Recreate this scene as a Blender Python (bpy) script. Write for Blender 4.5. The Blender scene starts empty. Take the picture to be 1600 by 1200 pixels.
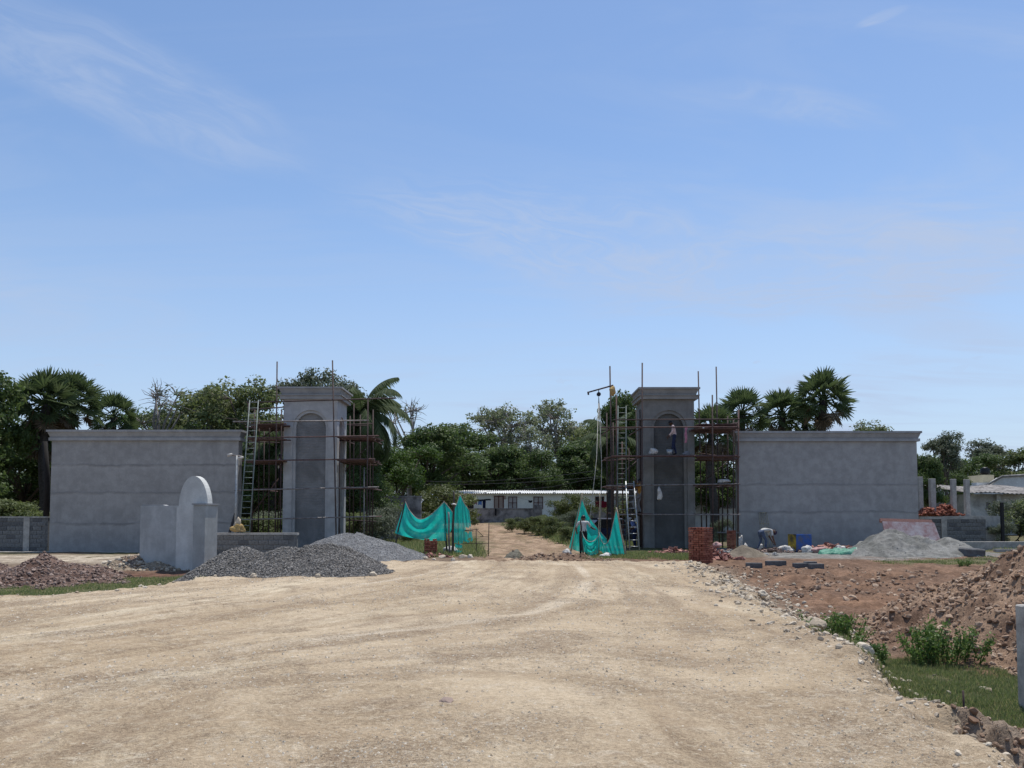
import bpy, bmesh, math, random
import numpy as np
from mathutils import Vector, Matrix

scene = bpy.context.scene
COL = scene.collection
R = math.radians

# ------------------------------------------------------------------ camera
FPX, TILT, CAMH = 1300.0, R(3.0), 1.6
HOR = 805.0                                   # row of the horizon in the 1600x1200 photograph
PY = HOR - FPX * math.tan(TILT)
cam_d = bpy.data.cameras.new('camera')
cam = bpy.data.objects.new('camera', cam_d)
COL.objects.link(cam)
cam.location = (0, 0, CAMH)
cam.rotation_euler = (R(90) + TILT, 0, 0)
cam_d.sensor_width = 36
cam_d.lens = 36 * FPX / 1600
cam_d.shift_y = (PY - 600) / 1600
cam_d.clip_end = 3000
cam_d.clip_start = 0.1
scene.camera = cam

# ------------------------------------------------------------------ world, sun, exposure
SUN_EL, SUN_AZ = 70.0, 28.0                   # azimuth from +Y (ahead of the camera) towards +X
world = bpy.data.worlds.new('World')
scene.world = world
world.use_nodes = True
wn, wl = world.node_tree.nodes, world.node_tree.links
wn.clear()
w_out = wn.new('ShaderNodeOutputWorld')
w_bg = wn.new('ShaderNodeBackground')
w_bg.inputs['Strength'].default_value = 0.138
sky = wn.new('ShaderNodeTexSky')
sky.sky_type = 'NISHITA'
sky.sun_disc = False
sky.sun_elevation = R(SUN_EL)
sky.sun_rotation = R(SUN_AZ)
sky.altitude = 0
sky.air_density = 1.0
sky.dust_density = 0.3
sky.ozone_density = 4.0
wtc = wn.new('ShaderNodeTexCoord')


def wmath(op, a, b=None, clamp=False):
    n = wn.new('ShaderNodeMath'); n.operation = op; n.use_clamp = clamp
    for i, s in enumerate((a, b)):
        if s is None: continue
        if isinstance(s, (int, float)): n.inputs[i].default_value = s
        else: wl.new(s, n.inputs[i])
    return n.outputs[0]


sep = wn.new('ShaderNodeSeparateXYZ'); wl.new(wtc.outputs['Generated'], sep.inputs[0])
den = wmath('ADD', wmath('MAXIMUM', sep.outputs['Z'], 0.0), 0.12)
cx = wmath('DIVIDE', sep.outputs['X'], den); cy = wmath('DIVIDE', sep.outputs['Y'], den)
comb = wn.new('ShaderNodeCombineXYZ'); wl.new(cx, comb.inputs[0]); wl.new(cy, comb.inputs[1])


def wnoise(scale, sc3, rot, detail=6, rough=0.6, dist=0.6, loc=(0, 0, 0)):
    mp = wn.new('ShaderNodeMapping'); mp.inputs['Scale'].default_value = sc3
    mp.inputs['Rotation'].default_value = (0, 0, R(rot)); mp.inputs['Location'].default_value = loc
    wl.new(comb.outputs[0], mp.inputs[0])
    n = wn.new('ShaderNodeTexNoise'); n.inputs['Scale'].default_value = scale
    n.inputs['Detail'].default_value = detail; n.inputs['Roughness'].default_value = rough
    n.inputs['Distortion'].default_value = dist
    wl.new(mp.outputs[0], n.inputs['Vector'])
    return n.outputs['Fac']


def wramp(v, lo, hi):
    n = wn.new('ShaderNodeMapRange'); n.interpolation_type = 'SMOOTHSTEP'
    n.inputs['From Min'].default_value = lo; n.inputs['From Max'].default_value = hi
    wl.new(v, n.inputs['Value'])
    return n.outputs[0]


streak = wramp(wnoise(0.9, (1.0, 3.2, 1), 28, 5, 0.62, 0.9, (3.1, 0.4, 0)), 0.42, 0.66)
veil = wramp(wnoise(0.45, (1.0, 1.0, 1), -10, 3, 0.55, 0.4, (1.3, 5.7, 0)), 0.46, 0.72)
cirrus = wmath('MULTIPLY', streak, wmath('ADD', wmath('MULTIPLY', veil, 0.75), 0.25))
cirrus = wmath('ADD', wmath('MULTIPLY', cirrus, 0.45), wmath('MULTIPLY', veil, 0.12))
WOB = wmath('SUBTRACT', wnoise(1.6, (1, 1, 1), 0, 3, 0.6, 0.3, (2.2, 1.1, 0)), 0.5)


def sheet(x0, y0, x1, y1, width, gain, lo=0.36, hi=0.66):
    ax, ay = x1 - x0, y1 - y0; L = math.hypot(ax, ay); ax /= L; ay /= L
    mx, my = (x0 + x1) / 2, (y0 + y1) / 2
    px, py = wmath('SUBTRACT', cx, mx), wmath('SUBTRACT', cy, my)
    al = wmath('ADD', wmath('MULTIPLY', px, ax), wmath('MULTIPLY', py, ay)); ac = wmath('SUBTRACT', wmath('MULTIPLY', px, ay), wmath('MULTIPLY', py, ax))
    ac = wmath('ADD', ac, wmath('MULTIPLY', WOB, width * 1.6))
    r2 = wmath('ADD', wmath('POWER', wmath('ABSOLUTE', wmath('DIVIDE', al, L * 0.62)), 2.0), wmath('POWER', wmath('ABSOLUTE', wmath('DIVIDE', ac, width)), 2.0))
    body = wramp(r2, 1.0, 0.0)
    cb = wn.new('ShaderNodeCombineXYZ'); wl.new(wmath('MULTIPLY', al, 1.0), cb.inputs[0]); wl.new(wmath('MULTIPLY', ac, 2.6), cb.inputs[1]); cb.inputs[2].default_value = x0 * 7
    fn = wn.new('ShaderNodeTexNoise'); fn.inputs['Scale'].default_value = 4.5; fn.inputs['Detail'].default_value = 4; fn.inputs['Roughness'].default_value = 0.66; fn.inputs['Distortion'].default_value = 0.8
    wl.new(cb.outputs[0], fn.inputs['Vector'])
    fib = wramp(fn.outputs['Fac'], lo, hi)
    return wmath('MULTIPLY', wmath('MULTIPLY', body, wmath('ADD', wmath('MULTIPLY', fib, 0.7), 0.3)), gain)


for args in ((-0.95, 1.22, -0.45, 1.78, 0.17, 0.42), (-0.35, 1.85, 0.55, 2.45, 0.34, 0.52), (0.2, 2.6, 1.5, 2.1, 0.45, 0.45), (0.3, 1.50, 0.75, 1.60, 0.07, 0.36), (0.565, 1.325, 0.625, 1.275, 0.017, 0.75, 0.46, 0.66),
             (-2.6, 1.3, -1.4, 2.3, 0.35, 0.45), (-0.8, -1.2, 0.6, -1.9, 0.4, 0.45)):
    cirrus = wmath('ADD', cirrus, sheet(*args))
horizon_veil = wramp(sep.outputs['Z'], 0.42, -0.02)
cirrus = wmath('ADD', cirrus, wmath('MULTIPLY', horizon_veil, 0.68), True)
# a few scraps of low cumulus
puff_n = wn.new('ShaderNodeTexNoise'); puff_n.inputs['Scale'].default_value = 26; puff_n.inputs['Detail'].default_value = 6
pm = wn.new('ShaderNodeMapping'); pm.inputs['Scale'].default_value = (1, 1, 2.6)
wl.new(wtc.outputs['Generated'], pm.inputs[0]); wl.new(pm.outputs[0], puff_n.inputs['Vector'])
band = wmath('MULTIPLY', wramp(sep.outputs['Z'], 0.11, 0.15), wramp(sep.outputs['Z'], 0.215, 0.17))
puff = wmath('MULTIPLY', wramp(puff_n.outputs['Fac'], 0.60, 0.70), band)
cover = wmath('MAXIMUM', cirrus, wmath('MULTIPLY', puff, 0.6), True)
skyrgb = wn.new('ShaderNodeMix'); skyrgb.data_type = 'RGBA'
wl.new(cover, skyrgb.inputs['Factor']); wl.new(sky.outputs[0], skyrgb.inputs['A'])
skyrgb.inputs['B'].default_value = (3.2, 3.85, 5.15, 1)
wl.new(skyrgb.outputs['Result'], w_bg.inputs['Color'])
wl.new(w_bg.outputs[0], w_out.inputs[0])

sun_d = bpy.data.lights.new('sun', 'SUN')
sun_d.energy = 4.2
sun_d.angle = R(0.53)
sun_d.color = (1.0, 0.955, 0.89)
sun = bpy.data.objects.new('sun', sun_d); COL.objects.link(sun)
sdir = Vector((math.sin(R(SUN_AZ)) * math.cos(R(SUN_EL)), math.cos(R(SUN_AZ)) * math.cos(R(SUN_EL)), math.sin(R(SUN_EL))))
sun.rotation_euler = (-sdir).to_track_quat('-Z', 'Y').to_euler()
sun.location = (0, 0, 60)

vs = scene.view_settings
vs.view_transform = 'Standard'; vs.look = 'None'; vs.gamma = 1; vs.use_curve_mapping = False
vs.exposure = 0.12
scene.cycles.max_bounces = 6
scene.cycles.transparent_max_bounces = 12


# ------------------------------------------------------------------ helpers
def P(u, v, Y):
    """a point at distance Y on the line of sight through a photograph pixel (survey helper)"""
    dx = (u - 800) / FPX; dv = (PY - v) / FPX
    dy = math.cos(TILT) - dv * math.sin(TILT); dz = math.sin(TILT) + dv * math.cos(TILT)
    s = Y / dy
    return Vector((dx * s, Y, CAMH + dz * s))


def PG(u, v, z=0.0):
    dx = (u - 800) / FPX; dv = (PY - v) / FPX
    dy = math.cos(TILT) - dv * math.sin(TILT); dz = math.sin(TILT) + dv * math.cos(TILT)
    s = (z - CAMH) / dz
    return Vector((dx * s, dy * s, z))


rng = np.random.RandomState(7)
_T = rng.rand(256, 256)


def vnoise(x, y):
    x = np.asarray(x, float); y = np.asarray(y, float)
    xi = np.floor(x).astype(int); yi = np.floor(y).astype(int)
    fx = x - xi; fy = y - yi
    fx = fx * fx * (3 - 2 * fx); fy = fy * fy * (3 - 2 * fy)
    a = _T[xi % 256, yi % 256]; b = _T[(xi + 1) % 256, yi % 256]
    c = _T[xi % 256, (yi + 1) % 256]; d = _T[(xi + 1) % 256, (yi + 1) % 256]
    return (a * (1 - fx) + b * fx) * (1 - fy) + (c * (1 - fx) + d * fx) * fy


def fbm(x, y, o=4, g=0.5):
    s = 0; a = 1; t = 0
    for i in range(o):
        s = s + a * vnoise(x * 2 ** i + 17.3 * i, y * 2 ** i + 9.1 * i); t += a; a *= g
    return s / t


def sst(v, a, b):
    t = np.clip((v - a) / (b - a), 0, 1)
    return t * t * (3 - 2 * t)


def tag(o, label=None, cat=None, group=None, kind=None):
    if label: o['label'] = label
    if cat: o['category'] = cat
    if group: o['group'] = group
    if kind: o['kind'] = kind
    return o


def empty(name, loc, label=None, cat=None, group=None):
    o = bpy.data.objects.new(name, None); COL.objects.link(o)
    o.location = loc; o.empty_display_size = 0.2
    return tag(o, label, cat, group)


def worldloc(o):
    v = Vector((0, 0, 0))
    while o is not None:
        v = v + Vector(o.location); o = o.parent
    return v


def link_mesh(name, me, mats, parent=None, loc=(0, 0, 0)):
    if not isinstance(mats, (list, tuple)): mats = [mats]
    if len(me.materials) == 0:
        for m in mats: me.materials.append(m)
    o = bpy.data.objects.new(name, me); COL.objects.link(o)
    o.location = loc
    if parent is not None: o.parent = parent
    return o


def np_mesh(name, verts, faces, smooth=False):
    """verts (n,3) array, faces (m,k) array with k constant"""
    verts = np.asarray(verts, np.float32); faces = np.asarray(faces, np.int32)
    me = bpy.data.meshes.new(name)
    k = faces.shape[1]
    me.vertices.add(len(verts)); me.vertices.foreach_set('co', verts.ravel())
    me.loops.add(faces.size); me.loops.foreach_set('vertex_index', faces.ravel())
    me.polygons.add(len(faces))
    me.polygons.foreach_set('loop_start', np.arange(0, faces.size, k, dtype=np.int32))
    me.polygons.foreach_set('loop_total', np.full(len(faces), k, np.int32))
    me.polygons.foreach_set('use_smooth', np.full(len(faces), smooth))
    me.update(); me.validate()
    return me


class MB:
    """collects shapes in world coordinates and links them as one mesh object"""
    def __init__(s): s.v = []; s.f = []; s.m = []; s.mi = 0; s.smooth = set()

    def add(s, vs, fs, smooth=False):
        b = len(s.v); s.v += [tuple(p) for p in vs]
        for f in fs:
            if smooth: s.smooth.add(len(s.f))
            s.f.append(tuple(b + i for i in f)); s.m.append(s.mi)
        return s

    def box(s, lo, hi, M=None):
        x0, y0, z0 = lo; x1, y1, z1 = hi
        p = [Vector(c) for c in ((x0, y0, z0), (x1, y0, z0), (x1, y1, z0), (x0, y1, z0), (x0, y0, z1), (x1, y0, z1), (x1, y1, z1), (x0, y1, z1))]
        if M is not None: p = [M @ q for q in p]
        return s.add(p, [(3, 2, 1, 0), (4, 5, 6, 7), (0, 1, 5, 4), (1, 2, 6, 5), (2, 3, 7, 6), (3, 0, 4, 7)])

    def bbox(s, lo, hi, M=None, b=0.02):
        """box with chamfered upright and top edges"""
        bm = bmesh.new(); bmesh.ops.create_cube(bm, size=1)
        for v in bm.verts:
            v.co = Vector([(lo[i] + hi[i]) / 2 + v.co[i] * (hi[i] - lo[i]) for i in range(3)])
        bmesh.ops.bevel(bm, geom=list(bm.edges), offset=b, segments=1, profile=0.5, affect='EDGES')
        bm.verts.index_update()
        vs = [M @ v.co if M is not None else v.co.copy() for v in bm.verts]
        fs = [tuple(v.index for v in f.verts) for f in bm.faces]
        bm.free()
        return s.add(vs, fs)

    def tube(s, a, b, r0, r1=None, n=7, cap=True):
        return s.path([a, b], [r0, r0 if r1 is None else r1], n, cap)

    def path(s, pts, rs, n=7, cap=True):
        pts = [Vector(p) for p in pts]
        if isinstance(rs, (int, float)): rs = [rs] * len(pts)
        vs, fs = [], []
        prev = None
        for i, p in enumerate(pts):
            d = (pts[min(i + 1, len(pts) - 1)] - pts[max(i - 1, 0)])
            d = d.normalized() if d.length > 1e-9 else Vector((0, 0, 1))
            if prev is None:
                a = d.orthogonal().normalized()
            else:
                a = (prev - d * prev.dot(d))
                a = a.normalized() if a.length > 1e-6 else d.orthogonal().normalized()
            prev = a
            c = d.cross(a)
            for k in range(n):
                t = 2 * math.pi * k / n
                vs.append(p + (a * math.cos(t) + c * math.sin(t)) * rs[i])
        for i in range(len(pts) - 1):
            for k in range(n):
                fs.append((i * n + k, i * n + (k + 1) % n, (i + 1) * n + (k + 1) % n, (i + 1) * n + k))
        s.add(vs, fs, True)
        if cap:
            b = len(s.v) - len(vs)
            for f in (tuple(b + n - 1 - k for k in range(n)), tuple(b + (len(pts) - 1) * n + k for k in range(n))):
                s.f.append(f); s.m.append(s.mi)
        return s

    def prism(s, poly, fwd, M=None):
        """polygon [(x,z)] extruded along y from 0 to fwd"""
        n = len(poly)
        vs = [Vector((x, 0, z)) for x, z in poly] + [Vector((x, fwd, z)) for x, z in poly]
        if M is not None: vs = [M @ v for v in vs]
        fs = [tuple(range(n)), tuple(range(2 * n - 1, n - 1, -1))]
        for i in range(n):
            j = (i + 1) % n
            fs.append((j, i, n + i, n + j))
        return s.add(vs, fs)

    def build(s, name, mats, parent=None, origin=None, bevel=None):
        me = bpy.data.meshes.new(name)
        if parent is not None:
            o0 = worldloc(parent); loc = (0, 0, 0)
        else:
            o0 = Vector(origin) if origin is not None else Vector((0, 0, 0)); loc = o0
        me.from_pydata([(x - o0[0], y - o0[1], z - o0[2]) for x, y, z in s.v], [], s.f)
        if not isinstance(mats, (list, tuple)): mats = [mats]
        for m in mats: me.materials.append(m)
        me.polygons.foreach_set('material_index', s.m)
        sm = np.zeros(len(s.f), bool)
        if s.smooth: sm[list(s.smooth)] = True
        me.polygons.foreach_set('use_smooth', sm)
        me.update()
        o = bpy.data.objects.new(name, me); COL.objects.link(o)
        o.location = loc
        if parent is not None: o.parent = parent
        return o


def one(name, mats, origin, label, cat, fn, group=None, kind=None):
    m = MB(); fn(m)
    return tag(m.build(name, mats, None, origin), label, cat, group, kind)


def Mrot(loc, yaw=0, pitch=0, roll=0):
    return Matrix.Translation(Vector(loc)) @ Matrix.Rotation(yaw, 4, 'Z') @ Matrix.Rotation(pitch, 4, 'X') @ Matrix.Rotation(roll, 4, 'Y')


# ------------------------------------------------------------------ materials
class NT:
    def __init__(s, name):
        s.m = bpy.data.materials.new(name); s.m.use_nodes = True
        s.n = s.m.node_tree.nodes; s.l = s.m.node_tree.links
        s.bsdf = s.n.get('Principled BSDF'); s.out = s.n.get('Material Output')
        s.tc = s.n.new('ShaderNodeTexCoord')
        s.vec = s.tc.outputs['Object']

    def lk(s, a, b):
        if isinstance(a, (int, float)): b.default_value = a
        elif isinstance(a, tuple): b.default_value = a if len(a) == 4 else (*a, 1)
        else: s.l.new(a, b)

    def noise(s, scale, detail=5, rough=0.6, dist=0.0, vec=None, sc=None):
        if sc is not None:
            mp = s.n.new('ShaderNodeMapping'); mp.inputs['Scale'].default_value = sc
            s.l.new(vec or s.vec, mp.inputs[0]); vec = mp.outputs[0]
        n = s.n.new('ShaderNodeTexNoise'); n.inputs['Scale'].default_value = scale
        n.inputs['Detail'].default_value = detail; n.inputs['Roughness'].default_value = rough
        n.inputs['Distortion'].default_value = dist
        s.l.new(vec or s.vec, n.inputs['Vector'])
        return n.outputs['Fac']

    def ramp(s, v, a, b, o0=0.0, o1=1.0):
        n = s.n.new('ShaderNodeMapRange'); n.interpolation_type = 'SMOOTHSTEP'
        n.inputs['From Min'].default_value = a; n.inputs['From Max'].default_value = b
        n.inputs['To Min'].default_value = o0; n.inputs['To Max'].default_value = o1
        s.lk(v, n.inputs['Value'])
        return n.outputs[0]

    def math(s, op, a, b=None, c=None):
        n = s.n.new('ShaderNodeMath'); n.operation = op
        for i, x in enumerate((a, b, c)):
            if x is not None: s.lk(x, n.inputs[i])
        return n.outputs[0]

    def mix(s, f, a, b, mode='MIX'):
        n = s.n.new('ShaderNodeMix'); n.data_type = 'RGBA'; n.blend_type = mode
        s.lk(f, n.inputs['Factor']); s.lk(a, n.inputs['A']); s.lk(b, n.inputs['B'])
        return n.outputs['Result']

    def attr(s, name):
        n = s.n.new('ShaderNodeAttribute'); n.attribute_name = name
        return n

    def sepz(s, vec=None):
        n = s.n.new('ShaderNodeSeparateXYZ'); s.l.new(vec or s.vec, n.inputs[0])
        return n.outputs

    def bump(s, h, strength=0.4, dist=0.02):
        n = s.n.new('ShaderNodeBump'); n.inputs['Strength'].default_value = strength
        n.inputs['Distance'].default_value = dist
        s.lk(h, n.inputs['Height']); s.l.new(n.outputs[0], s.bsdf.inputs['Normal'])

    def fin(s, col, rough=0.9, metal=0.0, spec=0.3):
        s.lk(col, s.bsdf.inputs['Base Color']); s.lk(rough, s.bsdf.inputs['Roughness'])
        s.bsdf.inputs['Metallic'].default_value = metal
        s.bsdf.inputs['Specular IOR Level'].default_value = spec
        return s.m


def basic(name, c1, c2=None, scale=6, rough=0.9, metal=0.0, bump=0.3, bscale=60, bdist=0.01, spec=0.3, vary=0.25):
    t = NT(name)
    c2 = c2 or tuple(x * 0.65 for x in c1)
    f = t.ramp(t.noise(scale, 6, 0.65, 0.4), 0.35, 0.68)
    col = t.mix(f, c1, c2)
    fine = t.noise(bscale, 4, 0.7)
    col = t.mix(vary, col, t.mix(t.ramp(fine, 0.3, 0.7), (0.25, 0.25, 0.25), (1.0, 1.0, 1.0)), 'MULTIPLY')
    if bump: t.bump(fine, bump, bdist)
    return t.fin(col, rough, metal, spec)


def plaster(name, c, lines=(), dark=0.6, line_strength=0.5, tone=0.0):
    """cement render with day joints at the given heights, blotches and trowel marks"""
    t = NT(name)
    big = t.noise(0.55, 7, 0.62, 0.1)
    mid = t.noise(2.6, 7, 0.62, 0.1)
    drip = t.noise(1.6, 5, 0.6, 0.2, sc=(1.6, 1.6, 0.22))
    fine = t.noise(38, 4, 0.7)
    light = tuple(min(1, x * 1.24) for x in c); dk = tuple(x * dark for x in c)
    col = t.mix(t.ramp(big, 0.3, 0.72), dk, light)
    col = t.mix(0.6, col, t.mix(t.ramp(mid, 0.33, 0.68), tuple(x * 0.8 for x in c), tuple(x * 1.15 for x in c)))
    col = t.mix(t.ramp(drip, 0.52, 0.70, 0, 0.5), col, dk)
    height = t.math('MULTIPLY', fine, 0.25)
    height = t.math('ADD', height, t.math('MULTIPLY', mid, 0.7))
    if lines:
        sx = t.sepz(); wob = t.noise(0.8, 6, 0.7, 0.4)
        zz = t.math('ADD', sx[2], t.math('MULTIPLY', t.math('SUBTRACT', wob, 0.5), 0.42))
        patch = t.noise(0.9, 4, 0.6)
        for i, z in enumerate(lines):
            d = t.math('SUBTRACT', zz, z)
            edge = t.ramp(t.math('ABSOLUTE', d), 0.0, 0.10, 1, 0)
            below = t.math('MULTIPLY', t.ramp(d, -0.5, 0.0, 0, 1), t.ramp(d, 0.0, 0.02, 1, 0))
            k = t.math('MULTIPLY', edge, t.ramp(patch, 0.3, 0.62, 0.2 * line_strength, line_strength))
            col = t.mix(k, col, tuple(x * (0.55 if i % 2 == 0 else 0.62) for x in c))
            col = t.mix(t.math('MULTIPLY', below, 0.22), col, tuple(x * 1.35 for x in c))
            height = t.math('ADD', height, t.math('MULTIPLY', edge, 0.5))
    col = t.mix(0.22, col, t.mix(t.ramp(fine, 0.3, 0.7), (0.4, 0.4, 0.4), (1, 1, 1)), 'MULTIPLY')
    t.bump(height, 0.35, 0.03)
    return t.fin(col, 0.92, 0, 0.2)


def scratch(name, c, dark=0.55):
    """undercoat with horizontal scratch lines"""
    t = NT(name)
    sx = t.sepz()
    wob = t.noise(1.5, 3, 0.5)
    z = t.math('ADD', t.math('MULTIPLY', sx[2], 84.0), t.math('MULTIPLY', wob, 5.0))
    w = t.math('SINE', z)
    big = t.noise(0.7, 6, 0.6, 0.5)
    reg = t.ramp(t.noise(0.5, 3, 0.5, 0.2, sc=(0.4, 0.4, 1.4)), 0.42, 0.56)
    col = t.mix(t.ramp(big, 0.35, 0.7), tuple(x * dark for x in c), c)
    k = t.math('MULTIPLY', t.ramp(w, 0.2, 1.0), reg)
    col = t.mix(t.math('MULTIPLY', k, 0.30), col, tuple(x * 0.5 for x in c))
    t.bump(t.math('ADD', t.math('MULTIPLY', k, -1.0), t.noise(30, 3)), 0.5, 0.03)
    return t.fin(col, 0.95, 0, 0.15)


def leafmat(name, c1, c2, c3, trans=0.35, rough=0.55):
    """per-leaf tint attribute picks a leaf colour between three real leaf colours"""
    t = NT(name)
    a = t.attr('tint').outputs['Fac']
    col = t.mix(t.ramp(a, 0.0, 0.55), c1, c2)
    col = t.mix(t.ramp(a, 0.6, 1.0), col, c3)
    t.lk(col, t.bsdf.inputs['Base Color']); t.bsdf.inputs['Roughness'].default_value = rough
    t.bsdf.inputs['Specular IOR Level'].default_value = 0.35
    tr = t.n.new('ShaderNodeBsdfTranslucent'); t.l.new(col, tr.inputs['Color'])
    mx = t.n.new('ShaderNodeMixShader'); mx.inputs[0].default_value = trans
    t.l.new(t.bsdf.outputs[0], mx.inputs[1]); t.l.new(tr.outputs[0], mx.inputs[2])
    t.l.new(mx.outputs[0], t.out.inputs[0])
    return t.m


def netmat(name, c):
    t = NT(name)
    sx = t.sepz()
    weave = t.noise(9, 4, 0.6, 0.3, sc=(1, 1, 0.35))
    col = t.mix(t.ramp(weave, 0.3, 0.7), tuple(x * 0.8 for x in c), tuple(min(1, x * 1.2) for x in c))
    t.lk(col, t.bsdf.inputs['Base Color']); t.bsdf.inputs['Roughness'].default_value = 0.6
    tr = t.n.new('ShaderNodeBsdfTranslucent'); t.l.new(col, tr.inputs['Color'])
    mx = t.n.new('ShaderNodeMixShader'); mx.inputs[0].default_value = 0.42
    t.l.new(t.bsdf.outputs[0], mx.inputs[1]); t.l.new(tr.outputs[0], mx.inputs[2])
    tp = t.n.new('ShaderNodeBsdfTransparent')
    m2 = t.n.new('ShaderNodeMixShader')
    t.l.new(t.ramp(weave, 0.35, 0.70, 0.06, 0.26), m2.inputs[0])
    t.l.new(mx.outputs[0], m2.inputs[1]); t.l.new(tp.outputs[0], m2.inputs[2])
    t.l.new(m2.outputs[0], t.out.inputs[0])
    return t.m


def groundmat(name, attr='Col', bscale=(3, 14, 70), bump=0.6, contrast=0.5, vec_uv=None, dist=0.05):
    t = NT(name)
    c = t.attr(attr).outputs['Color']
    n1 = t.noise(bscale[0], 6, 0.65, 0.4); n2 = t.noise(bscale[1], 5, 0.65); n3 = t.noise(bscale[2], 4, 0.7)
    col = t.mix(contrast, c, t.mix(t.ramp(n1, 0.3, 0.7), (0.45, 0.42, 0.40), (1.15, 1.15, 1.13)), 'MULTIPLY')
    col = t.mix(contrast * 0.8, col, t.mix(t.ramp(n2, 0.3, 0.7), (0.5, 0.48, 0.46), (1.2, 1.2, 1.2)), 'MULTIPLY')
    col = t.mix(contrast * 0.7, col, t.mix(t.ramp(n3, 0.3, 0.72), (0.45, 0.43, 0.41), (1.25, 1.25, 1.25)), 'MULTIPLY')
    h = t.math('ADD', t.math('MULTIPLY', n2, 1.0), t.math('MULTIPLY', n3, 0.45))
    t.bump(h, bump, dist)
    return t.fin(col, 0.95, 0, 0.15)


def tintmat(name, c1, c2, rough=0.9, bscale=25, attr='tint', bump=0.4):
    t = NT(name)
    a = t.attr(attr).outputs['Fac']
    col = t.mix(a, c1, c2)
    n = t.noise(bscale, 4, 0.7)
    col = t.mix(0.45, col, t.mix(t.ramp(n, 0.3, 0.7), (0.5, 0.5, 0.5), (1.1, 1.1, 1.1)), 'MULTIPLY')
    if bump: t.bump(n, bump, 0.02)
    return t.fin(col, rough, 0, 0.2)


MAT = {}
MAT['wall_old'] = plaster('cement_render', (0.325, 0.32, 0.31), (1.55, 3.0, 4.3), 0.80, 0.9)
MAT['wall_new'] = plaster('cement_render_smooth', (0.355, 0.35, 0.337), (1.95, 3.3), 0.84, 0.8)
MAT['pier'] = plaster('pier_render', (0.43, 0.432, 0.43), (), 0.8)
MAT['pier_wet'] = plaster('pier_render_damp', (0.22, 0.218, 0.205), (), 0.66)
MAT['scratch'] = scratch('scratch_coat', (0.30, 0.302, 0.302))
MAT['scratch_wet'] = scratch('scratch_coat_damp', (0.145, 0.147, 0.142), 0.6)
MAT['cornice'] = plaster('cornice_render', (0.34, 0.344, 0.345), (), 0.78)
MAT['cornice_wet'] = plaster('cornice_render_damp', (0.30, 0.303, 0.295), (), 0.74)
MAT['monument'] = plaster('monument_render', (0.60, 0.605, 0.575), (), 0.84)
MAT['monument_panel'] = plaster('monument_panel_render', (0.48, 0.49, 0.475), (), 0.72)
MAT['monument_block'] = plaster('monument_block_render', (0.40, 0.408, 0.39), (), 0.78)
MAT['concrete'] = basic('concrete', (0.47, 0.45, 0.41), (0.30, 0.285, 0.26), 4, 0.92, bump=0.4, bscale=45)
MAT['block'] = basic('concrete_block', (0.25, 0.25, 0.245), (0.14, 0.14, 0.135), 3.5, 0.95, bump=0.6, bscale=55, bdist=0.02)
MAT['block_dark'] = basic('concrete_block_dark', (0.16, 0.162, 0.165), (0.10, 0.10, 0.10), 3.5, 0.95, bump=0.6, bscale=55, bdist=0.02)
MAT['mortar'] = basic('mortar', (0.19, 0.19, 0.185), None, 8, 0.95, bscale=60)
MAT['brick'] = tintmat('fired_brick', (0.19, 0.058, 0.038), (0.37, 0.15, 0.10), 0.9, 30)
MAT['rubble'] = tintmat('broken_brick', (0.25, 0.12, 0.10), (0.50, 0.27, 0.21), 0.95, 20)
MAT['rust'] = basic('rusty_steel', (0.105, 0.072, 0.066), (0.055, 0.04, 0.04), 7, 0.75, 0.2, bump=0.2, bscale=40)
MAT['rust_red'] = basic('red_oxide_steel', (0.15, 0.085, 0.078), (0.085, 0.056, 0.052), 6, 0.75, 0.1, bump=0.2, bscale=40)
MAT['pipe_grey'] = basic('grey_steel_pipe', (0.30, 0.28, 0.27), (0.16, 0.13, 0.12), 6, 0.6, 0.3, bump=0.1, bscale=30)
MAT['alu'] = basic('ladder_alloy', (0.42, 0.44, 0.44), (0.28, 0.29, 0.29), 8, 0.45, 0.5, bump=0.05, bscale=40)
MAT['ladder_green'] = basic('faded_green_paint', (0.22, 0.265, 0.25), (0.12, 0.14, 0.135), 8, 0.6, 0.1, bump=0.1, bscale=40)
MAT['plank'] = basic('scaffold_plank', (0.17, 0.105, 0.092), (0.09, 0.062, 0.06), 5, 0.9, bump=0.4, bscale=40)
MAT['bamboo'] = basic('bamboo', (0.42, 0.37, 0.26), (0.25, 0.21, 0.15), 5, 0.7, bump=0.1, bscale=30)
MAT['darkwood'] = basic('dark_pole_wood', (0.085, 0.07, 0.06), (0.045, 0.038, 0.034), 5, 0.85, bump=0.3, bscale=30)
MAT['char'] = basic('charred_wood', (0.022, 0.019, 0.018), None, 5, 0.9, bump=0.4, bscale=20)
MAT['net'] = netmat('green_shade_net', (0.012, 0.56, 0.49))
MAT['cord'] = basic('pale_rope', (0.48, 0.46, 0.40), None, 8, 0.9, bump=0)
MAT['sack'] = basic('white_sack', (0.66, 0.64, 0.60), (0.36, 0.33, 0.29), 6, 0.7, bump=0.5, bscale=18, bdist=0.03)
MAT['yellow'] = basic('yellow_cloth', (0.50, 0.33, 0.11), (0.36, 0.26, 0.13), 5, 0.8, bump=0.5, bscale=14, bdist=0.03)
MAT['cream'] = basic('cream_cloth', (0.62, 0.52, 0.38), None, 5, 0.8, bump=0.4, bscale=14)
MAT['bark'] = basic('bark', (0.16, 0.13, 0.105), (0.085, 0.07, 0.058), 5, 0.95, bump=0.8, bscale=16, bdist=0.05)
MAT['bark_pale'] = basic('pale_bark', (0.36, 0.33, 0.30), (0.22, 0.20, 0.18), 4, 0.95, bump=0.6, bscale=14, bdist=0.05)
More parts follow.
